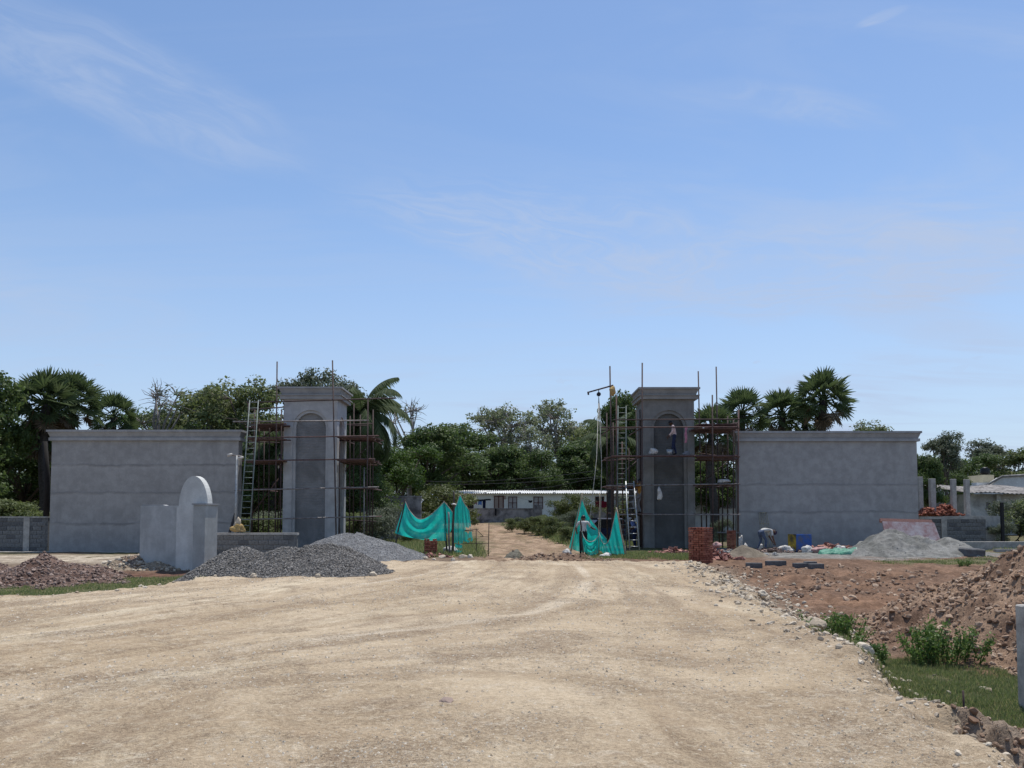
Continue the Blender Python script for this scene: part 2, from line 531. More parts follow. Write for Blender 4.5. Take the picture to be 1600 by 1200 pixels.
MAT['palm_bark'] = basic('palm_bark', (0.085, 0.075, 0.065), (0.045, 0.04, 0.036), 8, 0.95, bump=0.9, bscale=14, bdist=0.06)
MAT['leaf_dark'] = leafmat('dark_leaf', (0.052, 0.088, 0.027), (0.09, 0.138, 0.038), (0.15, 0.19, 0.062), 0.46)
MAT['leaf_mid'] = leafmat('mid_leaf', (0.085, 0.115, 0.038), (0.14, 0.175, 0.06), (0.27, 0.28, 0.15), 0.46)
MAT['leaf_pale'] = leafmat('pale_leaf', (0.115, 0.145, 0.07), (0.20, 0.235, 0.115), (0.42, 0.43, 0.32), 0.42)
MAT['leaf_bright'] = leafmat('bright_leaf', (0.040, 0.085, 0.014), (0.075, 0.135, 0.022), (0.12, 0.18, 0.035), 0.35)
MAT['leaf_olive'] = leafmat('olive_leaf', (0.065, 0.085, 0.022), (0.11, 0.135, 0.035), (0.17, 0.185, 0.06), 0.35)
MAT['leaf_grey'] = leafmat('grey_green_leaf', (0.065, 0.088, 0.050), (0.115, 0.14, 0.082), (0.22, 0.235, 0.17), 0.3)
MAT['palm_leaf'] = leafmat('palm_leaf', (0.045, 0.072, 0.026), (0.078, 0.112, 0.042), (0.13, 0.16, 0.08), 0.38, 0.85)
MAT['palm_dead'] = leafmat('dry_palm_leaf', (0.09, 0.065, 0.04), (0.14, 0.105, 0.065), (0.2, 0.16, 0.11), 0.2, 0.7)
MAT['grass'] = leafmat('grass_blade', (0.105, 0.15, 0.05), (0.16, 0.205, 0.07), (0.34, 0.31, 0.15), 0.45)
MAT['weed'] = leafmat('weed_leaf', (0.06, 0.115, 0.024), (0.105, 0.18, 0.04), (0.2, 0.26, 0.08), 0.42)
MAT['gravel_dark'] = tintmat('dark_crushed_stone', (0.10, 0.094, 0.086), (0.34, 0.318, 0.29), 0.85, 20)
MAT['gravel_light'] = tintmat('grey_chippings', (0.21, 0.205, 0.195), (0.46, 0.45, 0.43), 0.85, 20)
MAT['rock'] = tintmat('pale_rock', (0.36, 0.29, 0.21), (0.66, 0.58, 0.46), 0.95, 9, bump=0.7)
MAT['pebble'] = tintmat('road_pebble', (0.36, 0.29, 0.21), (0.66, 0.59, 0.48), 0.95, 30)
MAT['clod'] = tintmat('soil_clod', (0.19, 0.115, 0.076), (0.47, 0.355, 0.26), 0.97, 12)
MAT['clod_grey'] = tintmat('grey_soil_clod', (0.135, 0.088, 0.072), (0.36, 0.275, 0.23), 0.97, 12)
MAT['sand_lump'] = tintmat('sand_lump', (0.18, 0.18, 0.168), (0.26, 0.26, 0.245), 0.95, 20)
MAT['sand'] = groundmat('cement_sand', bscale=(2, 9, 60), bump=0.5, contrast=0.45)
MAT['ground'] = groundmat('earth', bscale=(1.6, 8, 42), bump=0.9, contrast=0.75)
MAT['heap'] = groundmat('heap_earth', bscale=(3, 12, 60), bump=0.8, contrast=0.6)
MAT['paint_white'] = basic('mint_white_wall_paint', (0.90, 0.91, 0.83), (0.80, 0.82, 0.75), 0.7, 0.8, bump=0.15, bscale=10)
MAT['house_white'] = basic('white_house_paint', (0.72, 0.72, 0.70), (0.5, 0.49, 0.46), 0.6, 0.85, bump=0.15, bscale=8)
MAT['house_stain'] = basic('weathered_lime_wash', (0.60, 0.59, 0.55), (0.20, 0.19, 0.18), 0.55, 0.9, bump=0.2, bscale=8)
MAT['house_yellow'] = basic('cream_wall_paint', (0.62, 0.54, 0.36), (0.5, 0.43, 0.3), 0.8, 0.9, bump=0.1, bscale=8)
MAT['roof_sheet'] = basic('white_roof_sheet', (0.80, 0.81, 0.80), (0.62, 0.62, 0.60), 1.2, 0.7, bump=0.05, bscale=20)
MAT['roof_old'] = basic('weathered_cement_sheet', (0.36, 0.34, 0.32), (0.12, 0.11, 0.105), 1.6, 0.95, bump=0.4, bscale=14)
MAT['old_wall'] = basic('mildewed_wall', (0.40, 0.385, 0.38), (0.12, 0.112, 0.115), 1.3, 0.95, bump=0.4, bscale=14)
MAT['door_brown'] = basic('brown_door_wood', (0.13, 0.045, 0.03), None, 6, 0.6, bump=0.1, bscale=20)
MAT['curtain'] = basic('beige_pane', (0.42, 0.33, 0.27), (0.35, 0.28, 0.24), 3, 0.5, bump=0)
MAT['glass_dark'] = basic('dark_window', (0.012, 0.013, 0.015), None, 3, 0.2, bump=0, spec=0.5)
MAT['pane_pale'] = basic('frosted_pane', (0.50, 0.48, 0.46), None, 3, 0.3, bump=0)
MAT['black'] = basic('black_plastic', (0.012, 0.013, 0.016), None, 5, 0.5, bump=0)
MAT['blue'] = basic('blue_paint', (0.02, 0.10, 0.38), (0.10, 0.11, 0.16), 3.4, 0.55, bump=0.15, bscale=14)
MAT['oldyellow'] = basic('worn_yellow_paint', (0.42, 0.31, 0.03), (0.05, 0.05, 0.04), 2.4, 0.6, bump=0.1, bscale=14)
MAT['pinkboard'] = basic('lime_stained_board', (0.60, 0.52, 0.50), (0.42, 0.24, 0.22), 3, 0.9, bump=0.4, bscale=18)
MAT['pinkbag'] = basic('pink_bag', (0.46, 0.29, 0.27), (0.34, 0.2, 0.19), 4, 0.8, bump=0.4, bscale=16)
MAT['tarp'] = basic('green_tarpaulin', (0.035, 0.22, 0.14), (0.12, 0.30, 0.22), 4, 0.6, bump=0.6, bscale=8, bdist=0.04)
MAT['car'] = basic('dark_blue_car_paint', (0.012, 0.022, 0.060), (0.014, 0.025, 0.06), 2, 0.25, 0.2, bump=0, spec=0.5)
MAT['tyre'] = basic('tyre_rubber', (0.02, 0.02, 0.02), None, 5, 0.9, bump=0.1)
MAT['wire'] = basic('grey_cable', (0.14, 0.14, 0.14), None, 5, 0.6, bump=0)
MAT['skin'] = basic('brown_skin', (0.14, 0.075, 0.048), (0.11, 0.06, 0.04), 5, 0.6, bump=0)
MAT['hair'] = basic('black_hair', (0.010, 0.009, 0.009), None, 20, 0.5, bump=0.2)
for nm, c in (('c_pink', (0.76, 0.60, 0.59)), ('c_jeans', (0.025, 0.035, 0.085)), ('c_white', (0.62, 0.61, 0.58)), ('c_black', (0.02, 0.02, 0.024)),
              ('c_orange', (0.46, 0.24, 0.06)), ('c_grey', (0.22, 0.22, 0.23)), ('c_blue', (0.16, 0.24, 0.50)), ('c_purple', (0.06, 0.04, 0.085)),
              ('c_denim', (0.10, 0.13, 0.2)), ('c_red', (0.24, 0.012, 0.03)), ('c_skyblue', (0.16, 0.33, 0.7)), ('c_navy', (0.012, 0.022, 0.075)), ('c_rose', (0.5, 0.22, 0.30))):
    MAT[nm] = basic(nm.replace('c_', 'cloth_'), c, None, 7, 0.9, bump=0.3, bscale=16, bdist=0.02)


RUTS = (-7.4, -5.75, -4.4, -2.75, -1.3, 0.35, 1.25, 2.9)      # lateral offsets of wheel tracks, metres


def road_material():
    t = NT('compacted_murram')
    uvn = t.n.new('ShaderNodeUVMap'); uvn.uv_map = 'track'
    uv = uvn.outputs[0]
    base = (0.455, 0.372, 0.268)
    big = t.noise(0.16, 6, 0.6, 0.5); pat = t.noise(0.75, 7, 0.68, 0.6)
    s1 = t.noise(1.0, 6, 0.62, 0.3, vec=uv, sc=(1.5, 0.14, 1)); s2 = t.noise(1.0, 5, 0.6, 0.2, vec=uv, sc=(5.0, 0.35, 1))
    s3 = t.noise(1.0, 7, 0.68, 0.5, vec=uv, sc=(0.55, 0.10, 1))
    mid = t.noise(5, 6, 0.7, 0.5); fine = t.noise(26, 5, 0.72); grit = t.noise(110, 3, 0.7)
    col = t.mix(t.ramp(big, 0.4, 0.6), (0.418, 0.325, 0.216), (0.52, 0.422, 0.296))
    col = t.mix(t.ramp(s1, 0.48, 0.62, 0, 0.46), col, (0.315, 0.235, 0.160))
    col = t.mix(t.ramp(s3, 0.50, 0.64, 0, 0.6), col, (0.65, 0.562, 0.41))
    col = t.mix(t.ramp(s2, 0.50, 0.64, 0, 0.45), col, (0.30, 0.225, 0.155))
    col = t.mix(t.ramp(pat, 0.50, 0.64, 0, 0.55), col, (0.335, 0.260, 0.185))
    col = t.mix(t.ramp(mid, 0.52, 0.66, 0, 0.4), col, (0.60, 0.53, 0.42))
    su = t.sepz(uv)
    wv = t.math('MULTIPLY', t.math('SUBTRACT', t.noise(1.0, 3, 0.5, 0, vec=uv, sc=(0.3, 0.16, 1)), 0.5), 0.5)
    along = t.noise(1.0, 4, 0.6, 0, vec=uv, sc=(0.8, 0.22, 1))
    for k, q0 in enumerate(RUTS):
        d = t.math('ABSOLUTE', t.math('SUBTRACT', t.math('ADD', su[0], wv), q0))
        f = t.math('MULTIPLY', t.ramp(d, 0.04, 0.17, 1, 0), t.ramp(along, 0.40, 0.60, 0.0, 0.5))
        col = t.mix(f, col, (0.36, 0.275, 0.18) if k % 3 else (0.70, 0.62, 0.49))
    gm = t.math('ADD', t.math('MULTIPLY', pat, 0.55), t.math('MULTIPLY', s1, 0.45))
    gm = t.ramp(gm, 0.42, 0.60, 0.42, 0.95)
    col = t.mix(t.math('MULTIPLY', gm, 0.8), col, t.mix(t.ramp(fine, 0.36, 0.62), (0.56, 0.52, 0.48), (1.2, 1.2, 1.2)), 'MULTIPLY')
    g2 = t.noise(9, 6, 0.75, 0.8)
    col = t.mix(t.math('MULTIPLY', gm, t.ramp(g2, 0.54, 0.64, 0, 0.75)), col, (0.28, 0.215, 0.15))
    col = t.mix(t.math('MULTIPLY', gm, t.ramp(g2, 0.45, 0.36, 0, 0.6)), col, (0.70, 0.615, 0.465))
    col = t.mix(t.math('MULTIPLY', gm, 0.7), col, t.mix(t.ramp(grit, 0.36, 0.64), (0.42, 0.39, 0.37), (1.3, 1.3, 1.3)), 'MULTIPLY')
    h = t.math('ADD', t.math('MULTIPLY', fine, 1.0), t.math('MULTIPLY', grit, 0.35))
    h = t.math('ADD', h, t.math('MULTIPLY', mid, 1.6))
    h = t.math('ADD', h, t.math('MULTIPLY', s2, 1.2))
    t.bump(t.math('MULTIPLY', h, t.math('ADD', gm, 0.25)), 0.9, 0.03)
    return t.fin(col, 0.96, 0, 0.12)


MAT['road'] = road_material()


# ------------------------------------------------------------------ ground and road
ROAD = np.array([(2.75, -25), (2.85, 2), (3.15, 4.4), (3.42, 5.86), (3.62, 6.82), (4.0, 8.85), (4.4, 11.55), (4.95, 16), (5.45, 20), (6.1, 26), (6.3, 28.3),
                 (3.0, 28.9), (-1.5, 28.6), (-4.2, 28.4), (-5.2, 25.2), (-6.9, 22.4), (-7.9, 19.9), (-8.6, 17.6), (-10.2, 15.6), (-14, 14.4), (-45, 12.5), (-45, -25)])


def sdist(x, y, poly):
    """signed distance to a polygon, positive inside"""
    n = len(poly); d = np.full(x.shape, 1e9); inside = np.zeros(x.shape, bool)
    for i in range(n):
        ax, ay = poly[i]; bx, by = poly[(i + 1) % n]
        ex, ey = bx - ax, by - ay
        t = np.clip(((x - ax) * ex + (y - ay) * ey) / (ex * ex + ey * ey), 0, 1)
        d = np.minimum(d, np.hypot(x - ax - t * ex, y - ay - t * ey))
        c = ((ay > y) != (by > y)) & (x < ex * (y - ay) / (ey if ey != 0 else 1e-9) + ax)
        inside ^= c
    return np.where(inside, d, -d)


def track_uv(x, y):
    """lateral / along coordinates of the wheel tracks, which bend from the gate towards the left foreground"""
    k = np.clip(28.5 - y, 0, 21)
    bend = np.where(x < 1.0, 1.0, np.clip(1.0 - (x - 1.0) / 5.0, 0.0, 1))
    q = x - 0.8 + bend * 0.0155 * k * k * sst(-(x - 3.0), -2, 7)
    return q, y + 0.35 * x


def road_h(x, y):
    d = sdist(x, y, ROAD) + 0.75 * (fbm(x * 0.9 + 4, y * 0.9 + 2, 4) - 0.5) + 0.5 * (fbm(x * 3.4 + 9, y * 3.4, 4) - 0.5)
    q, s = track_uv(x, y)
    rut = (vnoise(q * 1.6 + 3, s * 0.07) - 0.5) * 0.045 + (vnoise(q * 5.0, s * 0.16 + 8) - 0.5) * 0.022
    for q0 in RUTS: rut = rut - 0.024 * np.exp(-((q - q0 - 0.25 * (vnoise(s * 0.12 + q0, s * 0 + q0) - 0.5)) / 0.11) ** 2) * vnoise(s * 0.25, s * 0 + q0 * 3)
    z = 0.02 + rut + (fbm(x * 0.5, y * 0.5, 3) - 0.5) * 0.09 + (fbm(x * 3, y * 3, 3) - 0.5) * 0.03 + (vnoise(x * 14, y * 14) - 0.5) * 0.014
    drop = 1 - sst(d, -0.85, 0.34)
    berm = 0.05 * np.exp(-((d - 0.35) / 0.25) ** 2) * (fbm(x * 2.2, y * 2.2 + 3, 3) * 2 - 0.3)
    return z + berm - drop * 0.95


def path_c(y):
    """centre line of the earth track beyond the gate"""
    return np.interp(y, [24, 32, 45, 55, 66, 78, 90], [1.2, 1.0, 1.0, 0.4, -1.4, -4.6, -9])


def ground_h(x, y):
    rise = 0.92 * sst(y, 44, 84) + 0.6 * sst(y, 110, 400)
    left = -0.30; right = -0.46
    side = np.where(x > 0, right, left)
    near = 1 - sst(y, 24, 33)
    z = side * near + (-0.10) * (1 - near) * (x < -6) + rise
    rough = 0.06 + 0.19 * sst(x, 5.0, 7.5) * (1 - sst(y, 26, 31)) * sst(y, 9.5, 13)
    z = z + (fbm(x * 1.1, y * 1.1, 4) - 0.5) * rough * 1.6 + (fbm(x * 5, y * 5, 3) - 0.5) * (0.03 + rough * 0.5)
    # wheel-churned earth before the gate
    ch = np.exp(-((y - 31.2) / 2.0) ** 2) * sst(x, -3.5, -1) * (1 - sst(x, 3, 5))
    z = z + ch * (0.03 + 0.22 * (fbm(x * 1.3 + 5, y * 1.6, 4) - 0.42))
    pc = np.abs(x - path_c(y))
    z = z - 0.06 * (1 - sst(pc, 2.0, 3.4)) * (y > 28)
    return z


def mixc(a, b, t):
    return a * (1 - t[..., None]) + np.array(b) * t[..., None]


GRASS_R = np.array([(4.3, 11.8), (5.6, 12.2), (6.6, 10.6), (6.6, 8.2), (5.2, 7.2), (4.15, 7.3), (4.15, 9.5)])
GRASS_L = np.array([(-19, 21.0), (-13.5, 22.6), (-11.6, 25.2), (-9.4, 25.6), (-8.6, 23.6), (-7.3, 22.2), (-8.4, 18.6), (-10.2, 16.2), (-14, 15.0), (-19, 14.5)])
GRASS_F = np.array([(13.2, 29.6), (26, 29.8), (30, 33.5), (17, 31.4), (13.2, 30.6)])


def ground_col(x, y):
    n = fbm(x * 0.8, y * 0.8, 4); n2 = fbm(x * 2.7 + 5, y * 2.7, 4)
    c = np.zeros(x.shape + (3,)) + np.array((0.235, 0.175, 0.125))
    c = mixc(c, (0.235, 0.148, 0.10), sst(x, 2, 6) * (1 - sst(y, 34, 40)))
    c = mixc(c, (0.20, 0.128, 0.088), sst(n2, 0.5, 0.66) * sst(x, 2, 6) * (1 - sst(y, 34, 40)))
    # tan-red lane of earth crossing in front of the sand and the bricks
    lane = np.exp(-((y - 25.2 - 0.05 * x) / 1.7) ** 2) * sst(x, 4, 8) + np.exp(-((y - 19.5) / 1.8) ** 2) * sst(x, 6, 8)
    c = mixc(c, (0.33, 0.20, 0.128), np.clip(lane, 0, 1) * 0.8 * sst(n, 0.3, 0.55))
    # pale grey-brown rubbly band beside the road
    dr = -sdist(x, y, ROAD)
    c = mixc(c, (0.40, 0.335, 0.255), (1 - sst(dr, 0.2, 1.6 + 0.0 * x)) * (0.4 + 0.6 * sst(n2, 0.4, 0.6)))
    # beyond the gate: rough grass either side of a reddish track
    far = sst(y, 31.5, 36)
    c = mixc(c, (0.115, 0.122, 0.052), far * sst(n, 0.30, 0.52))
    pc = np.abs(x - path_c(y)) + (n2 - 0.5) * 1.6
    track = (1 - sst(pc, 1.5, 3.1)) * sst(y, 28, 30)
    c = mixc(c, (0.37, 0.262, 0.175), track * (0.55 + 0.45 * sst(n2, 0.35, 0.55)))
    c = mixc(c, (0.47, 0.345, 0.24), track * sst(fbm(x * 2.2, y * 0.35, 3), 0.5, 0.62) * 0.8)
    c = mixc(c, (0.26, 0.17, 0.11), track * np.exp(-((y - 31.5) / 2.0) ** 2) * sst(n2, 0.42, 0.6))
    # grey sand and cement spilt round the heaps by the wall
    sp = sdist(x, y, np.array([(9.0, 30.5), (21, 31.5), (21, 40.5), (9.0, 40.5)])) + (n - 0.5) * 3
    c = mixc(c, (0.285, 0.285, 0.27), sst(sp, 0, 1.2) * 0.9)
    # pale lane behind the left soil heap
    ln = np.exp(-((y - 33.2) / 3.0) ** 4) * (1 - sst(x, -10.5, -8.5))
    c = mixc(c, (0.58, 0.505, 0.40), ln * sst(n2, 0.25, 0.4))
    red = np.exp(-((y - 26.2) / 1.1) ** 2) * (1 - sst(x, -8.2, -7.2)) * sst(x, -14, -12)
    c = mixc(c, (0.20, 0.105, 0.075), red * 0.9)
    for poly in (GRASS_R, GRASS_L, GRASS_F):
        g = sdist(x, y, poly) + (n2 - 0.5) * 1.1
        c = mixc(c, (0.17, 0.165, 0.085), sst(g, -0.15, 0.3) * 0.95)
    return c


def grid_mesh(name, xs, ys, hf, cf=None, uvf=None, cull=None):
    X, Y = np.meshgrid(xs, ys)
    Z = hf(X, Y)
    nx, ny = len(xs), len(ys)
    idx = np.arange(nx * ny).reshape(ny, nx)
    F = np.stack([idx[:-1, :-1], idx[:-1, 1:], idx[1:, 1:], idx[1:, :-1]], -1).reshape(-1, 4)
    if cull is not None:
        k = cull(X, Y).ravel()
        F = F[k[F].any(1)]
        used = np.unique(F); re = np.full(nx * ny, -1); re[used] = np.arange(len(used)); F = re[F]
    else:
        used = np.arange(nx * ny)
    V = np.stack([X.ravel(), Y.ravel(), Z.ravel()], 1)[used]
    me = np_mesh(name, V, F, True)
    if cf is not None:
        c = cf(X, Y).reshape(-1, 3)[used]
        a = me.color_attributes.new('Col', 'FLOAT_COLOR', 'POINT')
        a.data.foreach_set('color', np.concatenate([c, np.ones((len(c), 1))], 1).astype(np.float32).ravel())
    if uvf is not None:
        u, v = uvf(V[:, 0], V[:, 1])
        uv = me.uv_layers.new(name='track')
        li = np.empty(len(me.loops), np.int32); me.loops.foreach_get('vertex_index', li)
        uv.data.foreach_set('uv', np.stack([u[li], v[li]], 1).astype(np.float32).ravel())
    return me


gx = np.concatenate([[-700, -400, -250, -160, -110, -80, -60, -48, -40, -34, -29, -25, -22, -20], np.arange(-18.5, 3, 0.16), np.arange(3, 12, 0.06),
                     np.arange(12, 26, 0.16), [27, 29, 32, 36, 41, 48, 60, 80, 110, 160, 250, 400, 700]])
gy = np.concatenate([[-60, -30, -15, -6, -2, 1, 3, 4.5], np.geomspace(5.2, 46, 300), np.geomspace(47, 130, 60), [140, 160, 190, 240, 320, 450, 700, 1100, 1800]])
ground = link_mesh('ground', grid_mesh('ground', gx, gy, ground_h, ground_col), MAT['ground'])
tag(ground, kind='structure')

rx = np.concatenate([[-46, -38, -31, -26, -22, -19, -17, -15.5], np.arange(-14.5, -9, 0.12), np.arange(-9, 7.2, 0.045)])
ry = np.concatenate([[-26, -15, -8, -3, 0, 2, 3.2], np.geomspace(4.0, 30, 430)])
road = link_mesh('dirt_road', grid_mesh('dirt_road', rx, ry, road_h, None, track_uv, lambda X, Y: sdist(X, Y, ROAD) > -1.5), MAT['road'])
tag(road, kind='structure')


def surf(x, y):
    """top of road or ground at a spot"""
    x = np.asarray(x, float); y = np.asarray(y, float)
    g = ground_h(x, y)
    r = np.where(sdist(x, y, ROAD) > -1.5, road_h(x, y), -9)
    return np.maximum(g, r)


def gz(x, y):
    return float(surf(np.array([x]), np.array([y]))[0])


# ------------------------------------------------------------------ scattered pieces
def unit_stones(n, seed):
    """n irregular stone shapes: (verts, faces) each a jittered low ball"""
    r = np.random.RandomState(seed); out = []
    for k in range(n):
        bm = bmesh.new(); bmesh.ops.create_icosphere(bm, subdivisions=1, radius=1)
        V = np.array([v.co[:] for v in bm.verts]); F = np.array([[v.index for v in f.verts] for f in bm.faces]); bm.free()
        V = V * (0.72 + 0.5 * r.rand(len(V), 1)) * np.array([1, 0.55 + 0.4 * r.rand(), 0.4 + 0.4 * r.rand()])
        out.append((V, F))
    return out


def unit_chips(n, seed):
    """cheap angular chips: jittered octahedra, 8 triangles"""
    r = np.random.RandomState(seed); out = []
    F = np.array([(0, 2, 4), (2, 1, 4), (1, 3, 4), (3, 0, 4), (2, 0, 5), (1, 2, 5), (3, 1, 5), (0, 3, 5)])
    for k in range(n):
        V = np.array([(1, 0, 0), (-1, 0, 0), (0, 1, 0), (0, -1, 0), (0, 0, 1), (0, 0, -1)], float)
        V = V * (0.6 + 0.7 * r.rand(6, 1)) + (r.rand(6, 3) - 0.5) * 0.35
        V *= np.array([1, 0.6 + 0.4 * r.rand(), 0.45 + 0.4 * r.rand()])
        out.append((V, F))
    return out


def scatter_mesh(name, shapes, pts, sizes, seed, tilt=0.6, tints=None):
    r = np.random.RandomState(seed); n = len(pts)
    which = r.randint(0, len(shapes), n)
    VV, FF, TT = [], [], []; base = 0
    tints = r.rand(n) if tints is None else tints
    for k, (V, F) in enumerate(shapes):
        ids = np.where(which == k)[0]
        if not len(ids): continue
        a = r.rand(len(ids)) * 6.283; b = (r.rand(len(ids)) - 0.5) * 2 * tilt; c = (r.rand(len(ids)) - 0.5) * 2 * tilt
        ca, sa, cb, sb, cc, sc_ = np.cos(a), np.sin(a), np.cos(b), np.sin(b), np.cos(c), np.sin(c)
        Rz = np.zeros((len(ids), 3, 3)); Rz[:, 0, 0] = ca; Rz[:, 0, 1] = -sa; Rz[:, 1, 0] = sa; Rz[:, 1, 1] = ca; Rz[:, 2, 2] = 1
        Rx = np.zeros_like(Rz); Rx[:, 0, 0] = 1; Rx[:, 1, 1] = cb; Rx[:, 1, 2] = -sb; Rx[:, 2, 1] = sb; Rx[:, 2, 2] = cb
        Ry = np.zeros_like(Rz); Ry[:, 1, 1] = 1; Ry[:, 0, 0] = cc; Ry[:, 0, 2] = sc_; Ry[:, 2, 0] = -sc_; Ry[:, 2, 2] = cc
        M = Rz @ Rx @ Ry
        W = np.einsum('nij,vj->nvi', M, V) * np.asarray(sizes)[ids][:, None, None] + np.asarray(pts)[ids][:, None, :]
        VV.append(W.reshape(-1, 3))
        FF.append((F[None] + (np.arange(len(ids)) * len(V))[:, None, None] + base).reshape(-1, F.shape[1]))
        TT.append(np.repeat(tints[ids], len(V)))
        base += len(ids) * len(V)
    me = np_mesh(name, np.concatenate(VV), np.concatenate(FF))
    a = me.attributes.new('tint', 'FLOAT', 'POINT'); a.data.foreach_set('value', np.concatenate(TT).astype(np.float32))
    return me


def set_tint(me, val):
    a = me.attributes.new('tint', 'FLOAT', 'POINT'); a.data.foreach_set('value', np.full(len(me.vertices), val, np.float32))


CHIPS = unit_chips(8, 3); STONES = unit_stones(10, 5)
BRICK = [(np.array([(x, y, z) for z in (-.32, .32) for y in (-.45, .45) for x in (-1, 1)], float),
          np.array([(0, 2, 3, 1), (4, 5, 7, 6), (0, 1, 5, 4), (1, 3, 7, 5), (3, 2, 6, 7), (2, 0, 4, 6)]))]


def heap(name, label, cat, x0, x1, y0, y1, hf, col, mat, res=0.07, stones=None, extra=None):
    """hf(x,y) -> height above the ground; the skirt dips below the ground"""
    nx = int((x1 - x0) / res); ny = int((y1 - y0) / res)
    xs = np.linspace(x0, x1, nx); ys = np.linspace(y0, y1, ny)
    Z = lambda X, Y: surf(X, Y) + hf(X, Y)
    o = Vector(((x0 + x1) / 2, (y0 + y1) / 2, gz((x0 + x1) / 2, (y0 + y1) / 2)))
    root = empty(name, o, label, cat)
    me = grid_mesh('heap', xs - o.x, ys - o.y, lambda X, Y: Z(X + o.x, Y + o.y) - o.z, lambda X, Y: col(X + o.x, Y + o.y), None,
                   lambda X, Y: hf(X + o.x, Y + o.y) > -0.06)
    link_mesh('heap_body', me, mat, root)
    if stones:
        n, smin, smax, shapes, smat, seed = stones; pw_ = 3 if shapes is CHIPS else 11
        r = np.random.RandomState(seed)
        x = x0 + r.rand(n * 3) * (x1 - x0); y = y0 + r.rand(n * 3) * (y1 - y0)
        h = hf(x, y); k = np.where(h > -0.03)[0][:n]
        x, y, h = x[k], y[k], h[k]
        sz = smin + (smax - smin) * r.rand(len(k)) ** pw_
        pts = np.stack([x - o.x, y - o.y, surf(x, y) + np.maximum(h, 0.0) - o.z + sz * 0.25], 1)
        s = link_mesh('stones', scatter_mesh('stones', shapes, pts, sz, seed), smat, root)
        tag(s, kind='stuff')
    return root


def peaks(lst, pw=1.0, noise=0.06, ns=2.2):
    """cones with rounded tops: (x, y, height, rx, ry)"""
    def f(x, y):
        z = np.full(np.shape(x), -1.0)
        for (px, py, h, rx_, ry_) in lst:
            d = np.hypot((x - px) / rx_, (y - py) / ry_)
            c = h * (1 - (np.sqrt(d * d + 0.03) - 0.173) * 1.03)
            z = np.maximum(z, c)
        n = fbm(np.asarray(x) * ns, np.asarray(y) * ns, 4) - 0.5
        return z + n * noise * 2 * (z > -0.4)
    return f


flat = lambda c, c2=None, s=2.0: (lambda X, Y: mixc(np.zeros(X.shape + (3,)) + np.array(c), c2 or c, sst(fbm(X * s, Y * s, 4), 0.38, 0.62)))

# dark crushed stone
heap('gravel_heap', 'dark crushed stone heap spilling onto the pale road before the low block wall', 'gravel heap', -10.0, -3.2, 20.6, 28.5,
     peaks([(-7.95, 24.6, 0.98, 1.55, 2.5), (-6.6, 24.6, 0.94, 2.1, 2.6), (-5.95, 24.8, 0.92, 1.9, 2.6), (-4.75, 23.0, 0.50, 1.25, 1.5), (-7.0, 23.4, 0.6, 1.8, 2.0)], noise=0.06),
     flat((0.13, 0.125, 0.118), (0.19, 0.18, 0.17)), MAT['heap'], 0.08, (60000, 0.009, 0.044, CHIPS, MAT['gravel_dark'], 11))
heap('chipping_heap', 'smooth light grey chipping heap at the foot of the arched gate pier', 'gravel heap', -9.2, -3.2, 28.6, 35.5,
     peaks([(-6.35, 32.2, 0.98, 2.6, 2.6), (-5.5, 32.0, 0.75, 2.1, 2.2)], noise=0.03),
     flat((0.23, 0.235, 0.245), (0.28, 0.285, 0.29)), MAT['heap'], 0.08, (26000, 0.010, 0.030, CHIPS, MAT['gravel_light'], 12))
# soil heap, left
heap('soil_heap', 'crumbly purple-brown soil heap behind the grass strip near the arched monument', 'soil heap', -18.5, -9.0, 20.6, 28.4,
     peaks([(-14.1, 25.2, 0.64, 1.2, 1.7), (-13.1, 25.0, 0.46, 1.2, 1.5), (-15.4, 24.2, 0.50, 1.9, 1.9), (-13.6, 23.6, 0.38, 2.1, 1.8), (-16.6, 24.0, 0.45, 1.7, 1.9), (-14.9, 22.8, 0.3, 1.9, 1.5)], noise=0.17, ns=2.6),
     flat((0.24, 0.165, 0.135), (0.14, 0.088, 0.07), 1.6), MAT['heap'], 0.07, (34000, 0.008, 0.07, STONES, MAT['clod_grey'], 13))
heap('rubble_heap', 'low pale stone rubble heap between the soil heap and the arched monument', 'rubble heap', -14.2, -10.2, 26.8, 30.6,
     peaks([(-12.9, 28.6, 0.42, 1.2, 1.2), (-11.8, 28.6, 0.34, 1.2, 1.0)], noise=0.12, ns=3),
     flat((0.38, 0.31, 0.23), (0.24, 0.17, 0.13)), MAT['heap'], 0.07, (3600, 0.015, 0.10, STONES, MAT['rock'], 14))
# big soil bank, right
heap('earth_bank', 'tall reddish-brown earth bank with stones beside the green grass hollow', 'earth bank', 5.2, 18.0, 8.4, 21.5,
     peaks([(9.55, 13.4, 1.75, 2.7, 4.2), (11.5, 14.2, 2.2, 4.2, 4.8), (8.0, 14.4, 0.42, 1.6, 1.9), (7.4, 13.6, 0.24, 1.2, 1.0), (8.2, 11.3, 0.75, 1.5, 1.9)], noise=0.22, ns=2.2),
     flat((0.385, 0.262, 0.18), (0.255, 0.162, 0.11), 1.3), MAT['heap'], 0.06, (60000, 0.007, 0.075, STONES, MAT['clod'], 15))
heap('spoil_mound', 'small grey-brown spoil mound with broken stones at the road edge by the upright post', 'soil heap', 3.3, 6.6, 5.0, 8.0,
     peaks([(4.55, 6.6, 0.58, 1.0, 0.7), (5.2, 6.7, 0.62, 1.1, 0.9), (4.35, 6.1, 0.42, 0.6, 0.5), (4.9, 5.9, 0.5, 0.8, 0.6)], noise=0.10, ns=3),
     flat((0.42, 0.345, 0.27), (0.31, 0.24, 0.18), 2), MAT['heap'], 0.035, (9000, 0.004, 0.06, STONES, MAT['clod'], 16))
